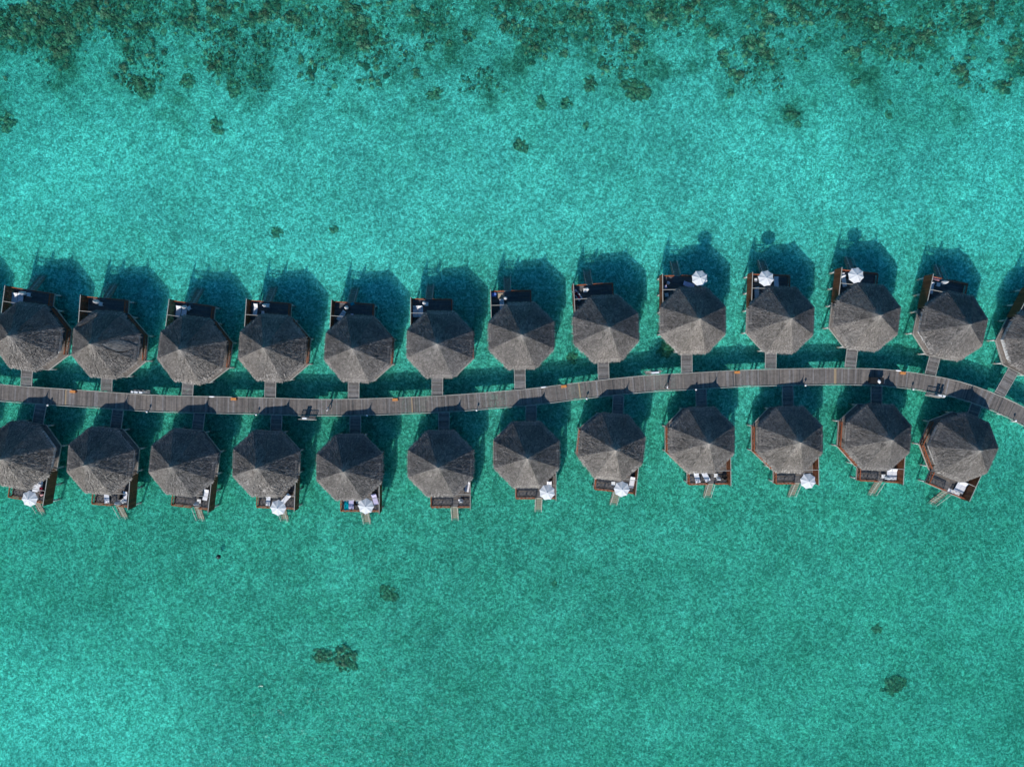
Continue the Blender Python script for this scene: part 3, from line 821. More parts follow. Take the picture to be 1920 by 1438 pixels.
# lookout bays with slatted railing
def make_bay(label, loc, rz, ncab, two=True):
    """local +y = outward from the boardwalk; 2.6 m wide, 0.42 m deep"""
    t = thing('lookout_bay', label, 'railing bay', loc, rz, 'small railed bays beside the boardwalk')
    rnd = random.Random(int(loc[0])); W, D = 2.45, 0.45
    mb = MB()
    for k in range(12): mb.box((-W / 2 + 0.1 + k * 0.205, D / 2 + 0.06, DZ - 0.026), (0.19, D, 0.045), tone=rnd.choice((0.9, 1.1, 1.3)))
    link('bay_planks', mb.mesh('bay_planks', 'weathered_planks'), t, kind='stuff')
    mb = MB(); mb.box((0, D + 0.12, DZ - 0.02), (W + 0.2, 0.1, 0.14)); link('kerb_beam', mb.mesh('kerb_beam', 'bleached_timber'), t)
    h = 1.0
    mb = MB(); mb.bar((-W / 2, D, DZ + h), (W / 2, D, DZ + h), 0.09, 0.06); link('top_rail', mb.mesh('top_rail', 'bleached_timber'), t)
    mb = MB(); mb.bar((-W / 2, D, DZ + 0.48), (W / 2, D, DZ + 0.48), 0.04, 0.08); link('mid_rail', mb.mesh('mid_rail', 'bleached_timber'), t)
    for sx in (-W / 2, W / 2):
        mb = MB(); mb.bar((sx, D, DZ), (sx, D, DZ + h), 0.1); link('post', mb.mesh('post', 'bleached_timber'), t)
    SL = MB(); SL.bar((0, D, DZ), (0, D, DZ + h - 0.04), 0.06); SLM = SL.mesh('baluster', 'bleached_timber')
    for k in range(1, 13): link('baluster', SLM, t, (-W / 2 + k * W / 13, 0, 0))
    return t
def cabinet(label, loc, rz, w):
    t = thing('life_ring_cabinet', label, 'cabinet', loc, rz, 'white cabinets on the railed bays')
    mb = MB(); mb.box((0, 0, 0.66), (w, 0.2, 1.13)); link('cabinet_body', mb.mesh('cabinet_body', 'fitting_white'), t)
    mb = MB(); mb.box((0, 0.107, 0.62), (w * 0.9, 0.015, 0.95)); link('cabinet_door', mb.mesh('cabinet_door', 'white_enamel'), t)
    mb = MB(); mb.box((0, 0, 1.25), (w + 0.06, 0.26, 0.05)); link('cabinet_top', mb.mesh('cabinet_top', 'fitting_white'), t)
    for sx in (-w / 2 + .05, w / 2 - .05):
        mb = MB(); mb.box((sx, 0, 0.05), (0.06, 0.12, 0.1)); link('foot', mb.mesh('foot', 'grey_metal'), t)
bays = [(268, 738, 1, 'railed lookout bay on the upper side near the left, holding three white cabinets', [(-0.95, .32), (-0.35, .45), (0.4, .42)],
         ['leftmost of three white cabinets on the upper left lookout bay', 'middle of three white cabinets on the upper left lookout bay', 'rightmost of three white cabinets on the upper left lookout bay']),
        (1224.5, 703, 1, 'railed lookout bay on the upper side beside the right walker', [(0.15, 1.1)], ['long white cabinet on the lookout bay beside the right walker']),
        (578, 784, -1, 'lookout bay on the lower side left of a walker, railing shadow on planks', [(0.25, .62)], ['white cabinet on the lookout bay left of the left walker']),
        (1750, 742, -1, 'lookout bay on the lower side at the right bend, railing shadow on planks', [(-0.35, .5), (-1.0, .35)],
         ['larger white cabinet on the lookout bay at the right bend', 'smaller white cabinet at the right end of the right bend bay'])]
for x, y, sg, lab, cabs, cl in bays:
    p = at(x, y, DZ); s_ = nearest_s(p); c_, dd, nn = walk(s_); q = c_ + nn * sg * (BW / 2 + 0.16); q.z = 0
    an = math.atan2(dd.y, dd.x) + (0 if sg > 0 else math.pi)
    t = make_bay(lab, q, an, cabs)
    bpy.context.view_layer.update()
    for (cx, w_), l_ in zip(cabs, cl):
        cabinet(l_, t.matrix_world @ Vector((cx, 0.28, DZ)), an, w_)

# black covered service cart with a white laundry bag
p = at(1644.5, 713.5, 2.9); s_ = nearest_s(p); c_, dd, nn = walk(s_)
cart = thing('service_cart', 'black covered service cart parked across a roof shadow on the boardwalk', 'cart', (p.x, p.y, DZ), math.atan2(dd.y, dd.x))
mb = MB(); mb.box((0, 0, 0.53), (2.0, 0.9, 0.72)); link('cart_body', mb.mesh('cart_body', 'black_cover'), cart)
mb = MB(); mb.box((0, 0, 0.905), (2.08, 0.98, 0.03)); link('cart_top', mb.mesh('cart_top', 'black_cover'), cart)
for sx in (-0.75, 0.75):
    for sy in (-0.36, 0.36):
        mb = MB(); mb.cyl((sx, sy - 0.04, 0.13), (sx, sy + 0.04, 0.13), 0.13, n=14); link('wheel', mb.mesh('wheel', 'black_rubber'), cart)
mb = MB(); mb.bar((1.12, -0.4, 0.98), (1.12, 0.4, 0.98), 0.04); mb.bar((1.0, -0.38, 0.8), (1.12, -0.38, 0.98), 0.04); mb.bar((1.0, 0.38, 0.8), (1.12, 0.38, 0.98), 0.04)
link('push_handle', mb.mesh('push_handle', 'grey_metal'), cart)
def blob(name, mat, scale, seed, amp=0.25, sub=3, freq=1.6):
    me = bpy.data.meshes.new(name); import bmesh
    bm = bmesh.new(); bmesh.ops.create_icosphere(bm, subdivisions=sub, radius=1.0)
    for v in bm.verts:
        k = 1 + amp * noise.noise(v.co * freq + Vector((seed * 3.1, seed, 0))) + amp * 0.5 * noise.noise(v.co * freq * 2.3 + Vector((0, seed * 2.0, 5)))
        v.co = Vector((v.co.x * scale[0], v.co.y * scale[1], v.co.z * scale[2])) * k
    bm.to_mesh(me); bm.free()
    a = me.attributes.new('tone', 'FLOAT', 'POINT'); a.data.foreach_set('value', [1.0] * len(me.vertices))
    me.materials.append(MAT[mat]); me.polygons.foreach_set('use_smooth', [True] * len(me.polygons))
    return me
o = link('laundry_bag', blob('laundry_bag', 'white_shirt', (0.22, 0.33, 0.2), 4, 0.5), None, at(1648.5, 715, 3.02), 0.2)
tag(o, 'lumpy white laundry bag lying on the black service cart', 'bag')

# ------------------------------------------------------------------ deck furniture
def umbrella_open(label, cpx, cpy, rz, r_=1.28, h=2.45):
    c = at(cpx, cpy, DZ + h + 0.1)
    t = thing('open_umbrella', label, 'umbrella', (c.x, c.y, DZ), rz, 'white open umbrellas on the decks')
    mb = MB(); mb.cyl((0, 0, 0.02), (0, 0, h + 0.42), 0.03, n=8); link('pole', mb.mesh('pole', 'white_enamel'), t)
    mb = MB(); mb.lathe([(0.28, 0), (0.28, 0.06), (0.06, 0.1), (0.04, 0.3)], 12); link('base', mb.mesh('base', 'dark_timber'), t)
    mb = MB(); a0, a1 = R(-22.5), R(22.5); vs = []; n = 6; m_ = 6
    for i in range(n + 1):
        f_ = i / n
        for j in range(m_ + 1):
            u = j / m_; an = a0 + (a1 - a0) * u
            sag = math.sin(math.pi * u)
            rr = r_ * f_ * (1 - 0.085 * sag * f_) 
            p0 = Vector((math.cos(a0), math.sin(a0))); p1 = Vector((math.cos(a1), math.sin(a1))); q = p0.lerp(p1, u) * (r_ * f_) * (1 - 0.05 * sag * f_)
            z = h + 0.42 - 0.40 * f_ ** 1.15 - 0.05 * sag * f_
            vs.append((q.x, q.y, z))
    fs = [(i * (m_ + 1) + j, i * (m_ + 1) + j + 1, (i + 1) * (m_ + 1) + j + 1, (i + 1) * (m_ + 1) + j) for i in range(n) for j in range(m_)]
    mb.add(vs, fs); pm = mb.mesh('canopy_panel', 'canvas', True)
    mb = MB(); mb.bar((0, 0, h + 0.38), (r_ * 0.98, 0, h - 0.02), 0.02, 0.02); rm = mb.mesh('rib', 'white_enamel')
    for k in range(8): link('canopy_panel', pm, t, rz=R(45 * k)); link('rib', rm, t, rz=R(45 * k + 22.5))
    mb = MB(); mb.lathe([(0.05, h + 0.42), (0.07, h + 0.46), (0.02, h + 0.56)], 8); link('finial', mb.mesh('finial', 'white_enamel'), t)
    return t
def umbrella_closed(label, px, py):
    c = at(px, py, DZ + 2.0)
    t = thing('folded_umbrella', label, 'umbrella', (c.x, c.y, DZ), 0, 'white folded umbrellas on the decks')
    mb = MB(); mb.cyl((0, 0, 0.02), (0, 0, 2.6), 0.03, n=8); link('pole', mb.mesh('pole', 'white_enamel'), t)
    mb = MB(); mb.lathe([(0.28, 0), (0.28, 0.06), (0.06, 0.1), (0.04, 0.3)], 12); link('base', mb.mesh('base', 'dark_timber'), t)
    mb = MB(); n = 16; vs = []; prof = [(0.10, 1.0), (0.27, 1.12), (0.24, 1.5), (0.17, 2.1), (0.07, 2.5), (0.02, 2.58)]
    for r_, z in prof:
        for i in range(n):
            k = 1.0 + (0.28 if i % 2 else -0.22) * (1 if z < 2.4 else 0.2)
            vs.append((r_ * k * math.cos(2 * math.pi * i / n), r_ * k * math.sin(2 * math.pi * i / n), z))
    fs = [(k * n + i, k * n + (i + 1) % n, (k + 1) * n + (i + 1) % n, (k + 1) * n + i) for k in range(len(prof) - 1) for i in range(n)]
    mb.add(vs, fs); link('furled_canopy', mb.mesh('furled_canopy', 'canvas'), t)
    mb = MB(); mb.lathe([(0.2, 1.75), (0.22, 1.8), (0.2, 1.85)], 12); link('tie_strap', mb.mesh('tie_strap', 'white_enamel'), t)
    return t
def lounger(label, px, py, ang, w=0.72, L=1.95, mat='white_cushion', head=1):
    """ang: direction the head end points, degrees counter-clockwise from picture right"""
    c = at(px, py, DZ + 0.35)
    t = thing('sun_lounger', label, 'sun lounger', (c.x, c.y, DZ), R(ang), 'sun loungers on the decks')
    mb = MB(); mb.box((0, 0, 0.24), (L, w, 0.07)); link('frame', mb.mesh('frame', 'dark_wicker'), t)
    lg = MB(); lg.box((0, 0, 0.1), (0.06, 0.06, 0.2)); lgm = lg.mesh('leg', 'dark_wicker')
    for sx in (-1, 1):
        for sy in (-1, 1): link('leg', lgm, t, (sx * (L / 2 - 0.12), sy * (w / 2 - 0.06), 0))
    mb = MB(); n = 8; vs = []
    x1 = L * 0.18
    for i in range(n + 1):
        x = -L / 2 + 0.02 + (x1 + L / 2 - 0.02) * i / n; b_ = 0.02 if 0 < i < n else 0.0
        vs += [(x, -w / 2 + 0.02, 0.28), (x, w / 2 - 0.02, 0.28), (x, w / 2 - 0.02, 0.36 + b_), (x, -w / 2 + 0.02, 0.36 + b_)]
    fs = [(4 * i + j, 4 * i + 4 + j, 4 * i + 4 + (j + 1) % 4, 4 * i + (j + 1) % 4) for i in range(n) for j in range(4)] + [(0, 1, 2, 3), (4 * n + 3, 4 * n + 2, 4 * n + 1, 4 * n)]
    mb.add(vs, fs); link('seat_cushion', mb.mesh('seat_cushion', mat), t)
    mb = MB(); a = R(24); l2 = L / 2 - x1 - 0.02
    M_ = Matrix.Translation((x1 + 0.01, 0, 0.32)) @ Matrix.Rotation(-a, 4, 'Y') @ Matrix.Translation((l2 / 2 + 0.01, 0, 0))
    mb.box(None, (l2, w - 0.04, 0.09), M=M_); link('back_cushion', mb.mesh('back_cushion', mat), t)
    mb = MB(); M_ = Matrix.Translation((x1 + 0.01, 0, 0.32)) @ Matrix.Rotation(-a, 4, 'Y') @ Matrix.Translation((l2 * 0.78, 0, 0.075))
    mb.box(None, (0.26, w * 0.66, 0.07), M=M_, tone=1.08); link('head_pillow', mb.mesh('head_pillow', mat), t)
    return t
def table(label, px, py, ang=0, s_=0.6, mat='white_enamel'):
    c = at(px, py, DZ + 0.45)
    t = thing('side_table', label, 'table', (c.x, c.y, DZ), R(ang), 'small square tables on the decks')
    mb = MB(); mb.box((0, 0, 0.44), (s_, s_, 0.04)); link('table_top', mb.mesh('table_top', mat), t)
    lg = MB(); lg.box((0, 0, 0.21), (0.05, 0.05, 0.42)); lgm = lg.mesh('leg', mat)
    for sx in (-1, 1):
        for sy in (-1, 1): link('leg', lgm, t, (sx * (s_ / 2 - 0.05), sy * (s_ / 2 - 0.05), 0))
def chair(label, px, py, ang=0, mat='dark_wicker', cush='white_cushion'):
    c = at(px, py, DZ + 0.45)
    t = thing('deck_chair', label, 'chair', (c.x, c.y, DZ), R(ang), 'cushioned chairs on the decks')
    mb = MB(); mb.box((0, 0, 0.34), (0.58, 0.6, 0.07)); link('seat', mb.mesh('seat', mat), t)
    mb = MB(); mb.box((0.02, 0, 0.415), (0.48, 0.5, 0.08)); link('cushion', mb.mesh('cushion', cush), t)
    mb = MB(); M_ = Matrix.Translation((-0.29, 0, 0.62)) @ Matrix.Rotation(R(-14), 4, 'Y'); mb.box(None, (0.06, 0.6, 0.56), M=M_); link('backrest', mb.mesh('backrest', mat), t)
    ar = MB(); ar.box((0, 0, 0.56), (0.5, 0.06, 0.04)); am = ar.mesh('armrest', mat)
    lg = MB(); lg.box((0, 0, 0.15), (0.05, 0.05, 0.3)); lgm = lg.mesh('leg', mat)
    for sy in (-1, 1):
        link('armrest', am, t, (0, sy * 0.29, 0))
        for sx in (-1, 1): link('leg', lgm, t, (sx * 0.25, sy * 0.26, 0))
def cloth(name, label, cat, px, py, z, sx, sy, ang, mat, fold=0.03):
    c = at(px, py, z); mb = MB(); n = 10; rnd = random.Random(int(px)); vs = []
    for i in range(n + 1):
        for j in range(n + 1):
            x, y = (i / n - 0.5) * sx, (j / n - 0.5) * sy
            hgt = 0.03 + fold * (0.5 + noise.noise(Vector((x * 4 + px, y * 4, 1))))
            vs.append((x + rnd.uniform(-.01, .01), y + rnd.uniform(-.01, .01), hgt))
    fs = [(i * (n + 1) + j, (i + 1) * (n + 1) + j, (i + 1) * (n + 1) + j + 1, i * (n + 1) + j + 1) for i in range(n) for j in range(n)]
    o_ = len(vs); vs += [(v[0], v[1], 0) for v in vs[:]]
    fs += [tuple(o_ + k for k in reversed(f)) for f in fs[:]]
    mb.add(vs, fs); o = link(name, mb.mesh(name, mat, True), None, c, R(ang)); tag(o, label, cat); return o

U = lambda k: f'{ORD[k-1]} upper bungalow'
Lw = lambda k: f'{ORD[k-1]} lower bungalow'
for i, (x, y, rz, lab) in enumerate([
    (1312, 522, 4, f'white open umbrella over the right deck corner of the {U(9)}'),
    (1436.5, 522, 10, f'white open umbrella in the middle of the deck of the {U(10)}'),
    (1605.5, 516.5, 8, f'white open umbrella beside the stairs of the {U(11)}'),
    (55, 935, 25, f'white open umbrella over the stairs head of the {Lw(1)}'),
    (521.2, 952, 20, f'white open umbrella over the stairs head of the {Lw(4)}'),
    (686, 949, 18, f'white open umbrella above the teal towel deck of the {Lw(5)}'),
    (1026, 923, 5, f'white open umbrella at the right deck corner of the {Lw(7)}'),
    (1166, 917, 18, f'white open umbrella right of the stairs of the {Lw(8)}'),
    (1515.4, 902, 8, f'white open umbrella at the lower right corner of the {Lw(10)}')]):
    umbrella_open(lab, x, y, R(rz))
for x, y, lab in [(39.4, 549.4, U(1)), (178, 565.5, U(2)), (343.4, 575.7, U(3)), (494.7, 572.4, U(4)), (648.3, 576.5, U(5)), (794.5, 567.5, U(6)), (947.8, 559, U(7)),
                  (1101.4, 542, U(8)), (1774.5, 529, U(12)), (218, 943, Lw(2)), (366, 945, Lw(3)), (865.5, 940, Lw(6)), (1349, 898, Lw(9)), (1666, 896, Lw(11))]:
    umbrella_closed(f'white folded umbrella standing on the sea deck of the {lab}', x, y)
lng = [(27, 559.5, 82, .95, 'left of two white loungers', U(1)), (38.2, 561.3, 82, .85, 'right of two white loungers', U(1)),
       (334.5, 584, 82, .8, 'left of two white loungers', U(3)), (345, 586, 82, .8, 'right of two white loungers', U(3)),
       (478.7, 580, 84, .72, 'single white lounger standing upright to the rail', U(4)), (640.3, 592, 52, .7, 'slanted white lounger by the eave', U(5)),
       (778.6, 584, 90, .82, 'left of two white loungers', U(6)), (788.6, 584, 90, .82, 'right of two white loungers', U(6)),
       (941, 572, 92, .75, 'white lounger half under the eave', U(7)), (1082.5, 553.5, 127, .82, 'slanted white lounger under the lying person', U(8)),
       (1291.3, 534, 163, .75, 'lilac lounger left of the open umbrella', U(9)), (1455.5, 529.5, 95, .75, 'white lounger right of the open umbrella', U(10)),
       (1418.8, 549.3, 92, .75, 'white lounger below the cross beam', U(10)), (1582.3, 527, 100, .7, 'white lounger left of the open umbrella', U(11)),
       (1746.3, 540, 83, .7, 'white lounger hugging the brown wall', U(12)),
       (67, 911, 80, .9, 'left of two white loungers by the eave', Lw(1)), (76, 910, 80, .7, 'right of two white loungers by the eave', Lw(1)),
       (200, 932, 92, .82, 'wide white lounger on lattice shadow', Lw(2)), (234.5, 931, 82, .68, 'narrow white lounger against the wall', Lw(2)),
       (386, 927, 78, .78, 'white lounger against the brown wall', Lw(3)),
       (537, 934, 48, .75, 'slanted bluish lounger', Lw(4)), (503, 937, 85, .7, 'pale lounger left of the open umbrella', Lw(4)),
       (658.8, 943, 88, .85, 'lilac covered lounger between teal towel and table', Lw(5)), (703, 935.5, 105, .8, 'lilac covered lounger right of the umbrella', Lw(5)),
       (876.6, 911, 80, .72, 'white lounger tucked under the eave by the wall', Lw(6)), (1030, 912, 92, .8, 'white lounger mostly under the open umbrella', Lw(7)),
       (1185, 904, 80, .8, 'white lounger right of the open umbrella', Lw(8)),
       (1306.7, 894.5, 104, .8, 'left of two slanted white loungers', Lw(9)), (1323, 892.5, 118, .85, 'right of two slanted white loungers', Lw(9)),
       (1667.5, 888.5, 90, .8, 'left of two white loungers', Lw(11)), (1677, 888.5, 88, .8, 'right of two white loungers', Lw(11)),
       (1797.5, 911, 62, .8, 'left of two white loungers by the eave', Lw(12)), (1806, 914.5, 62, .8, 'right of two white loungers by the eave', Lw(12))]
for x, y, a, w_, look, hut in lng:
    lounger(f'{look} on the {hut}', x, y, a, w_, 1.9, 'lilac_towel' if 'lilac' in look else 'white_cushion')
for x, y, a, lab in [(53.8, 552.5, -8, U(1)), (188.7, 570, -5, U(2)), (354, 578, 30, U(3)), (501.5, 573, -4, U(4)), (799.5, 570, 0, U(6)), (1097.5, 544.5, 3, U(8)), (1250, 553, 10, U(9)),
                     (1759.8, 533.5, -10, U(12)), (230, 939.5, 40, Lw(2)), (373, 939.5, -5, Lw(3)), (671.5, 940.5, 0, Lw(5)), (1150, 906.5, 0, Lw(8)), (1342.4, 891.4, 0, Lw(9)), (1656.5, 893, 0, Lw(11))]:
    table(f'small square white table on the deck of the {lab}', x, y, a)
for x, y, a, look, lab, c_ in [(1253, 531, 60, 'white cushioned chair, farther from the wall', U(9), 'white_cushion'), (1247.9, 538.4, 20, 'greyish cushioned chair beside the wall', U(9), 'lilac_towel'),
                               (493, 586.4, 90, 'white cushioned chair by the eave', U(4), 'white_cushion'), (1416.7, 525, 0, 'white draped wicker chair left of the umbrella', U(10), 'white_cushion'),
                               (660, 591, 90, 'pale chair by the eave', U(5), 'lilac_towel'), (1581, 514.6, 0, 'white cushioned chair in the corner', U(11), 'white_cushion'),
                               (1357.5, 894, 150, 'black wicker chair in the right corner', Lw(9), 'black_cover'), (667, 942.5, 90, 'black chair beside the lilac lounger', Lw(5), 'black_cover'),
                               (80, 921.5, 90, 'dark chair against the brown wall', Lw(1), 'maroon_cloth'), (227, 931, 90, 'dark chair beside the narrow lounger', Lw(2), 'black_cover')]:
    chair(f'{look} of the {lab}', x, y, a, cush=c_)
cloth('beach_towel', 'teal beach towel spread on a mat at the left of the fifth lower bungalow', 'towel', 649.7, 947.6, DZ + 0.01, .72, 1.75, 0, 'teal_towel')
cloth('beach_towel', 'blue cloth over the corner rail of the seventh upper bungalow', 'towel', 926, 552.8, DZ + 1.1, .75, .6, 0, 'blue_cloth')
cloth('floor_mat', 'beige mat on the deck of the seventh upper bungalow', 'mat', 940, 555.7, DZ + 0.01, 1.0, .9, 0, 'beige_mat', 0.0)
cloth('beach_towel', 'small teal cloth at the stairs head of the fifth upper bungalow', 'towel', 661, 570, DZ + 0.01, .6, .45, 20, 'teal_towel')
cloth('folded_towel', 'pinkish towel in the upper left deck corner of the twelfth upper bungalow', 'towel', 1755, 522.5, DZ + 0.7, 1.2, .5, -15, 'pink_cloth', 0.12)
cloth('beach_towel', 'maroon towel beside the dark chair of the first lower bungalow', 'towel', 77, 917, DZ + 0.5, .5, .6, -10, 'maroon_cloth', 0.1)
cloth('beach_towel', 'pink towel on the rail corner of the first lower bungalow', 'towel', 78, 926.5, DZ + 0.5, .5, .5, 30, 'pink_cloth', 0.1)
cloth('white_sheet', 'white sheet spread behind the railing of the twelfth lower bungalow', 'sheet', 1788, 922.5, DZ + 0.01, 2.0, .55, -24, 'white_shirt', 0.04)
cloth('white_sheet', 'white sheet left of the stairs of the sixth lower bungalow', 'sheet', 863, 938.5, DZ + 0.01, .5, .6, 20, 'white_shirt', 0.1)

# ------------------------------------------------------------------ people
def person(label, loc, rz, pose, shirt='white_shirt', trousers='dark_trousers', scale=1.0, tilt=None):
    t = thing('person', label, 'person', loc, rz)
    if tilt is not None: t.rotation_euler = tilt
    t.scale = (scale,) * 3
    def skin(name, nodes, edges, mat, root=0, sub=2):
        me = bpy.data.meshes.new(name); me.from_pydata([n[0] for n in nodes], edges, []); me.materials.append(MAT[mat])
        o = link(name, me, t); md = o.modifiers.new('Skin', 'SKIN'); md.use_smooth_shade = True
        for i, n in enumerate(nodes):
            me.skin_vertices[0].data[i].radius = (n[1], n[2] if len(n) > 2 else n[1])
        me.skin_vertices[0].data[root].use_root = True
        sb = o.modifiers.new('Subdiv', 'SUBSURF'); sb.levels = 1; sb.render_levels = sub
        return o
    P_ = pose
    N, E = [], []
    def node(p, r0, r1=None, parent=None):
        N.append((Vector(p), r0, r1 if r1 is not None else r0)); k = len(N) - 1
        if parent is not None: E.append((parent, k))
        return k
    pel = node(P_['pelvis'], 0.13, 0.105)
    ch = node(P_['chest'], 0.15, 0.11, pel); uc = node(Vector(P_['chest']).lerp(Vector(P_['neck']), 0.55), 0.115, 0.085, ch); nk = node(P_['neck'], 0.046, 0.046, uc)
    hd = node(P_['head'], 0.074, 0.088, nk); tp = node(P_['crown'], 0.070, 0.08, hd)
    for s_ in ('l', 'r'):
        hip = node(P_['hip_' + s_], 0.088, None, pel); kn = node(P_['knee_' + s_], 0.057, None, hip); ak = node(P_['ankle_' + s_], 0.04, None, kn)
        node(P_['toe_' + s_], 0.035, 0.03, ak)
        sh = node(P_['sho_' + s_], 0.056, None, ch); el = node(P_['elb_' + s_], 0.040, None, sh); wr = node(P_['wri_' + s_], 0.028, None, el)
        pm = node(P_['hand_' + s_], 0.030, 0.02, wr)
        hv = (Vector(P_['hand_' + s_]) - Vector(P_['wri_' + s_])).normalized(); sd = hv.orthogonal().normalized(); pr = Vector(P_['hand_' + s_])
        for q, ln in zip((-1.5, -0.5, 0.5, 1.5), (0.075, 0.09, 0.085, 0.065)):
            b0 = node(pr + sd * q * 0.018 + hv * 0.03, 0.009, None, pm); node(pr + sd * q * 0.022 + hv * (0.03 + ln) + hv.cross(sd) * 0.02, 0.008, None, b0)
        th = node(pr + sd * -0.045, 0.011, None, pm); node(pr + sd * -0.06 + hv * 0.045, 0.009, None, th)
    skin('body', N, E, 'skin')
    # shirt
    pv, cv, nv = Vector(P_['pelvis']), Vector(P_['chest']), Vector(P_['neck']); ax = (cv - pv).normalized()
    a = [(cv, 0.185, 0.145), (pv, 0.165, 0.14), (pv - ax * 0.10, 0.165, 0.14), (cv.lerp(nv, 0.5), 0.135, 0.105)]
    e = [(0, 1), (1, 2), (0, 3)]
    for s_ in ('l', 'r'):
        b0 = len(a); a += [(Vector(P_['sho_' + s_]), 0.085), (Vector(P_['sho_' + s_]).lerp(Vector(P_['elb_' + s_]), 0.65), 0.064)]; e += [(0, b0), (b0, b0 + 1)]
    skin('shirt', a, e, shirt)
    a = [(Vector(P_['pelvis']), 0.135, 0.115)]
    e = []
    for s_ in ('l', 'r'):
        b0 = len(a); a += [(Vector(P_['hip_' + s_]), 0.10), (Vector(P_['knee_' + s_]), 0.075), (Vector(P_['knee_' + s_]).lerp(Vector(P_['ankle_' + s_]), 0.8), 0.062)]
        e += [(0, b0), (b0, b0 + 1), (b0 + 1, b0 + 2)]
    skin('trousers', a, e, trousers)
    hc = (Vector(P_['head']) + Vector(P_['crown'])) / 2; up = (Vector(P_['crown']) - Vector(P_['head'])).normalized()
    o = link('hair', blob('hair', 'dark_hair', (0.098, 0.10, 0.085), 3, 0.12, 2), t, hc + up * 0.055 - Vector((0.02, 0, 0)))
    fwd = Vector(P_.get('face', (1, 0, 0)))
    side = fwd.cross(up).normalized()
    o = link('nose', blob('nose', 'skin', (0.016, 0.014, 0.022), 1, 0.05, 1), t, hc + fwd * 0.095 - up * 0.02)
    for sg in (-1, 1):
        link('eye', blob('eye', 'dark_hair', (0.009, 0.012, 0.008), 1, 0.02, 1), t, hc + fwd * 0.086 + side * sg * 0.033)
        link('ear', blob('ear', 'skin', (0.016, 0.010, 0.028), 1, 0.05, 1), t, hc + side * sg * 0.088 - up * 0.01)
    link('mouth', blob('mouth', 'maroon_cloth', (0.006, 0.022, 0.006), 1, 0.02, 1), t, hc + fwd * 0.088 - up * 0.055)
    return t
WALKP = dict(pelvis=(0, 0, 0.93), chest=(0.04, 0, 1.28), neck=(0.05, 0, 1.45), head=(0.065, 0, 1.55), crown=(0.065, 0, 1.65),
             hip_l=(0.0, 0.09, 0.88), knee_l=(0.24, 0.10, 0.50), ankle_l=(0.36, 0.10, 0.09), toe_l=(0.52, 0.11, 0.05),
             hip_r=(0.0, -0.09, 0.88), knee_r=(-0.06, -0.10, 0.47), ankle_r=(-0.38, -0.10, 0.14), toe_r=(-0.26, -0.11, 0.035),
             sho_l=(0.04, 0.19, 1.38), elb_l=(-0.10, 0.25, 1.13), wri_l=(-0.02, 0.27, 0.90), hand_l=(0.02, 0.27, 0.83),
             sho_r=(0.04, -0.19, 1.38), elb_r=(0.06, -0.25, 1.12), wri_r=(0.24, -0.25, 0.98), hand_r=(0.31, -0.25, 0.95))
c_ = at(1251, 726.5, 2.9)
person('person in a white shirt and dark trousers striding left of the tall footbridge shadow', (c_.x, c_.y, DZ), R(8), WALKP)
c_ = at(615.5, 767, 2.9)
P2 = dict(WALKP); P2.update(knee_l=(0.16, 0.10, 0.48), ankle_l=(0.20, 0.10, 0.09), toe_l=(0.36, 0.11, 0.05), ankle_r=(-0.24, -0.10, 0.10), toe_r=(-0.10, -0.11, 0.04),
                            elb_r=(0.02, -0.42, 1.16), wri_r=(0.2, -0.5, 1.1), hand_r=(0.27, -0.52, 1.1))
person('person in a white top walking near the slatted lookout bay on the left', (c_.x, c_.y, DZ), R(160), P2)
# person lying on the lounger of the eighth upper bungalow
LYP = dict(pelvis=(0, 0, 0.52), chest=(0.33, 0, 0.60), neck=(0.50, 0, 0.68), head=(0.60, 0, 0.74), crown=(0.69, 0, 0.80), face=(-0.35, 0, 0.93),
           hip_l=(-0.05, 0.09, 0.50), knee_l=(-0.42, 0.11, 0.72), ankle_l=(-0.72, 0.10, 0.47), toe_l=(-0.83, 0.10, 0.52),
           hip_r=(-0.05, -0.09, 0.50), knee_r=(-0.47, -0.11, 0.52), ankle_r=(-0.86, -0.12, 0.46), toe_r=(-0.92, -0.12, 0.58),
           sho_l=(0.42, 0.18, 0.62), elb_l=(0.20, 0.28, 0.62), wri_l=(0.05, 0.16, 0.78), hand_l=(0.0, 0.11, 0.84),
           sho_r=(0.42, -0.18, 0.62), elb_r=(0.20, -0.28, 0.62), wri_r=(0.05, -0.16, 0.78), hand_r=(0.0, -0.11, 0.84))
c_ = at(1082.5, 553.5, DZ + .45)
person('person in maroon clothes lying on a lounger at the eighth upper bungalow', (c_.x, c_.y, DZ - 0.04), R(127), LYP, 'maroon_cloth', 'maroon_cloth')

# ------------------------------------------------------------------ things in the sea
bu = thing('mooring_buoy', 'small black round buoy floating alone below the third lower bungalow', 'buoy', at(410.5, 1043, 0))
o = link('float', blob('float', 'black_rubber', (0.36, 0.36, 0.34), 2, 0.04), bu, (0, 0, 0.18))
mb = MB(); mb.cyl((0, 0, 0.5), (0, 0, 0.62), 0.05, n=8); mb.lathe([(0.1, 0.48), (0.1, 0.52)], 10); link('cap', mb.mesh('cap', 'grey_metal'), bu)
mb = MB(); mb.cyl((0, 0, BED_Z), (0, 0, -0.1), 0.025, n=6); link('mooring_rope', mb.mesh('mooring_rope', 'dark_timber'), bu)

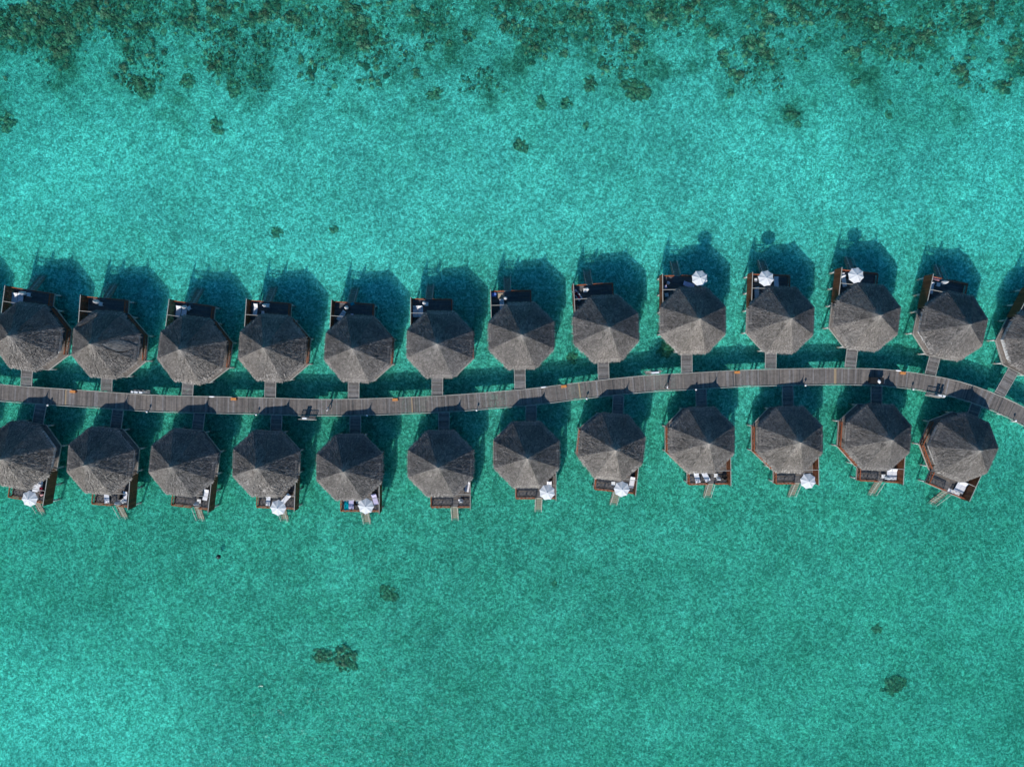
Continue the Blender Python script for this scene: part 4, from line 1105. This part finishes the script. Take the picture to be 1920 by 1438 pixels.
def coral_mesh(rx, ry, seed, hgt):
    import bmesh
    me = bpy.data.meshes.new('coral_head'); bm = bmesh.new(); bmesh.ops.create_icosphere(bm, subdivisions=5, radius=1.0)
    s0 = Vector((seed * 7.3, seed * 1.7, seed * 0.9)); tn = []
    for v in bm.verts:
        n0 = v.co.copy()
        k = 1 + 0.35 * noise.noise(n0 * 1.3 + s0) + 0.25 * noise.noise(n0 * 3.2 + s0)
        wx, wy = n0.x * rx * k, n0.y * ry * k
        fall = max(0.0, n0.z)
        knob = noise.noise(Vector((wx * 1.7, wy * 1.7, 0)) + s0) + 0.45 * noise.noise(Vector((wx * 5.5, wy * 5.5, 1)) + s0)
        z = hgt * (fall ** 0.6 * 0.7 + knob * 1.0 - 0.14) if n0.z > 0 else -0.1      # knobs stand clear of the sand, hollows dip under it
        v.co = Vector((wx * 1.12, wy * 1.12, max(-0.1, min(z, -BED_Z - 0.08))))
        tn.append(1.15 + 1.5 * noise.noise(Vector((wx * 3, wy * 3, 2)) + s0))
    bm.to_mesh(me); bm.free()
    a = me.attributes.new('tone', 'FLOAT', 'POINT'); a.data.foreach_set('value', tn)
    me.materials.append(MAT['coral_rock'])
    return me
corals = [(1192, 171, 27, 17, .52, 'wide dark coral head below the reef, right of a rounder one'), (1106, 157, 12, 14, .5, 'round dark coral head left of the wide one below the reef'),
          (407, 238, 11, 15, .45, 'lone brown coral head in open water, upper left'), (977, 273, 13, 11, .42, 'small speckled coral head alone above the seventh upper bungalow'),
          (1479, 213, 15, 14, .36, 'pale coral head with a small companion, upper right'), (1496, 234, 6, 6, .36, 'tiny coral lump just below a paler coral head, upper right'),
          (1603, 156, 10, 10, .36, 'small rounded greenish coral head, far upper right'), (648, 1233, 20, 25, .6, 'large brown coral head at the lower left, right one of a pair'),
          (606, 1230, 16, 14, .52, 'smaller greenish coral head at the lower left, left one of a pair'), (1677, 1284, 22, 17, .42, 'broken dark coral patch near the lower right corner'),
          (1644, 1178, 10, 9, .32, 'ring-like small coral head above the lower right patch'), (730, 1112, 19, 13, .30, 'faint green coral patch in the lower middle left'),
          (1013, 192, 9, 12, .38, 'irregular small coral head left of a fainter one, upper middle'), (1062, 196, 10, 9, .32, 'faint coral head right of an irregular one, upper middle'),
          (1098, 237, 6, 6, .38, 'very small coral lump alone, upper middle'), (14, 229, 16, 15, .4, 'coral head cut by the left picture edge'),
          (272, 165, 16, 22, .45, 'elongated coral patch reaching below the reef, upper left'), (352, 152, 14, 13, .4, 'rounded coral patch beside the elongated one, upper left'),
          (437, 166, 16, 12, .36, 'faint coral patch right of the rounded one, upper left'), (625, 430, 7, 7, .36, 'tiny coral lump above the fifth upper bungalow'),
          (520, 435, 10, 9, .28, 'faint coral lump above the fourth upper bungalow'), (1666, 216, 6, 8, .36, 'small oval coral lump right of the pale head, far upper right'),
          (1668, 192, 5, 4, .36, 'tiny coral lump just above the small oval one'), (804, 88, 10, 7, .5, 'brown flat coral head below the reef edge, upper middle'),
          (844, 83, 6, 6, .5, 'tiny dark coral head right of the flat brown one'), (815, 176, 15, 10, .34, 'faint twin coral patch below the reef, upper middle'),
          (1367, 176, 9, 8, .40, 'small brown coral head at the foot of the right reef tongue'), (1040, 1093, 5, 5, .2, 'barely visible dark lump in the lower middle'),
          (1248, 655, 12, 14, .35, 'dark coral lump in the shade above the right walker'), (1074, 672, 10, 10, .32, 'dark coral lump left of the eighth upper footbridge')]
for k, (x, y, rx, ry, h_, lab) in enumerate(corals):
    p = at(x, y, BED_Z); me = coral_mesh(rx / 11.6, ry / 11.6, k + 1, h_ * 0.72)
    tag(link('coral_head', me, None, (p.x, p.y, BED_Z - 0.02), random.uniform(0, 6)), lab, 'coral', 'coral heads on the sandy bed')

# reef along the top: many small coral lumps
RC = [(75, 45, 60), (110, 95, 40), (60, 20, 50), (200, 30, 30), (125, 60, 40), (240, 130, 22), (390, 60, 18), (405, 120, 22), (360, 30, 30), (450, 70, 25), (500, 30, 30), (585, 140, 16),
      (560, 120, 20), (680, 50, 40), (690, 85, 25), (700, 150, 18), (620, 165, 10), (660, 20, 40), (945, 55, 20), (940, 30, 14), (1005, 90, 25), (1000, 30, 40), (1060, 100, 12), (1170, 50, 40),
      (1190, 90, 28), (1130, 125, 20), (1230, 30, 30), (1410, 90, 28), (1430, 100, 20), (1380, 140, 20), (1410, 75, 15), (1580, 35, 22), (1520, 80, 15), (1600, 100, 20), (1700, 100, 30),
      (1800, 130, 30), (1860, 30, 40), (1820, 40, 30), (1740, 60, 30), (1330, 60, 20), (1440, 115, 12), (20, 60, 40), (150, 20, 30), (300, 100, 20), (1290, 20, 30), (780, 30, 20), (880, 70, 10),
      (270, 50, 40), (420, 20, 50), (560, 40, 40), (1090, 30, 40), (1440, 30, 40), (1650, 50, 40), (1900, 100, 30), (1500, 20, 40), (1350, 110, 20), (780, 140, 10), (1880, 160, 20)]
import bmesh
bm = bmesh.new(); bmesh.ops.create_icosphere(bm, subdivisions=2, radius=1.0)
bm.verts.ensure_lookup_table(); IV = [v.co.copy() for v in bm.verts]; IF = [tuple(v.index for v in f.verts) for f in bm.faces]; bm.free()
bm = bmesh.new(); bmesh.ops.create_icosphere(bm, subdivisions=1, radius=1.0)
bm.verts.ensure_lookup_table(); IV1 = [v.co.copy() for v in bm.verts]; IF1 = [tuple(v.index for v in f.verts) for f in bm.faces]; bm.free()
mb = MB(); rnd = random.Random(21)
def lump(p, r_, h_, tone):
    an = rnd.uniform(0, 6.28); sx, sy = r_ * rnd.uniform(0.7, 1.3), r_ * rnd.uniform(0.7, 1.3); s0 = Vector((p.x, p.y, 0))
    ca, sa = math.cos(an), math.sin(an); vs = []
    iv, if_ = (IV, IF) if r_ > 0.2 else (IV1, IF1)
    for v in iv:
        k = 1 + 0.55 * noise.noise(v * 1.7 + s0)
        x, y = v.x * sx * k, v.y * sy * k
        vs.append((p.x + x * ca - y * sa, p.y + x * sa + y * ca, min(-0.05, BED_Z + max(-0.1, v.z * h_ * k))))
    mb.add(vs, if_, tone)
nl = 0
for (x, y, r_) in RC:
    for _ in range(int(8 + r_ * r_ * 0.085)):
        a, d = rnd.uniform(0, 6.28), r_ * abs(rnd.gauss(0, 0.85)); p = at(x + math.cos(a) * d, y + math.sin(a) * d * 0.85, BED_Z)
        if noise.noise(p * 0.55) < -0.22: continue
        lump(p, rnd.choice((0.09, 0.12, 0.15, 0.18, 0.25, 0.35, 0.45)), rnd.uniform(0.10, 0.45), rnd.choice((0.5, 0.8, 1.1, 1.5, 2.0))); nl += 1
for _ in range(11000):
    x, y = rnd.uniform(-60, 1980), rnd.uniform(-90, 175); p = at(x, y, BED_Z)
    if noise.noise(p * 0.11 + Vector((5, 0, 0))) + 0.35 * noise.noise(p * 0.4) < 0.0022 * (y - 55): continue
    lump(p, rnd.choice((0.08, 0.11, 0.15, 0.24)), rnd.uniform(0.08, 0.4), rnd.choice((0.5, 0.8, 1.2, 1.8))); nl += 1
print('reef lumps', nl)
o = link('coral_reef', mb.mesh('coral_reef', 'coral_rock'), None, kind='stuff'); tag(o, 'dark broken coral reef fringe along the top of the picture', 'reef')

for lab, os_ in LABELS.items():
    if len(os_) > 1: print('DUP LABEL', lab, os_)
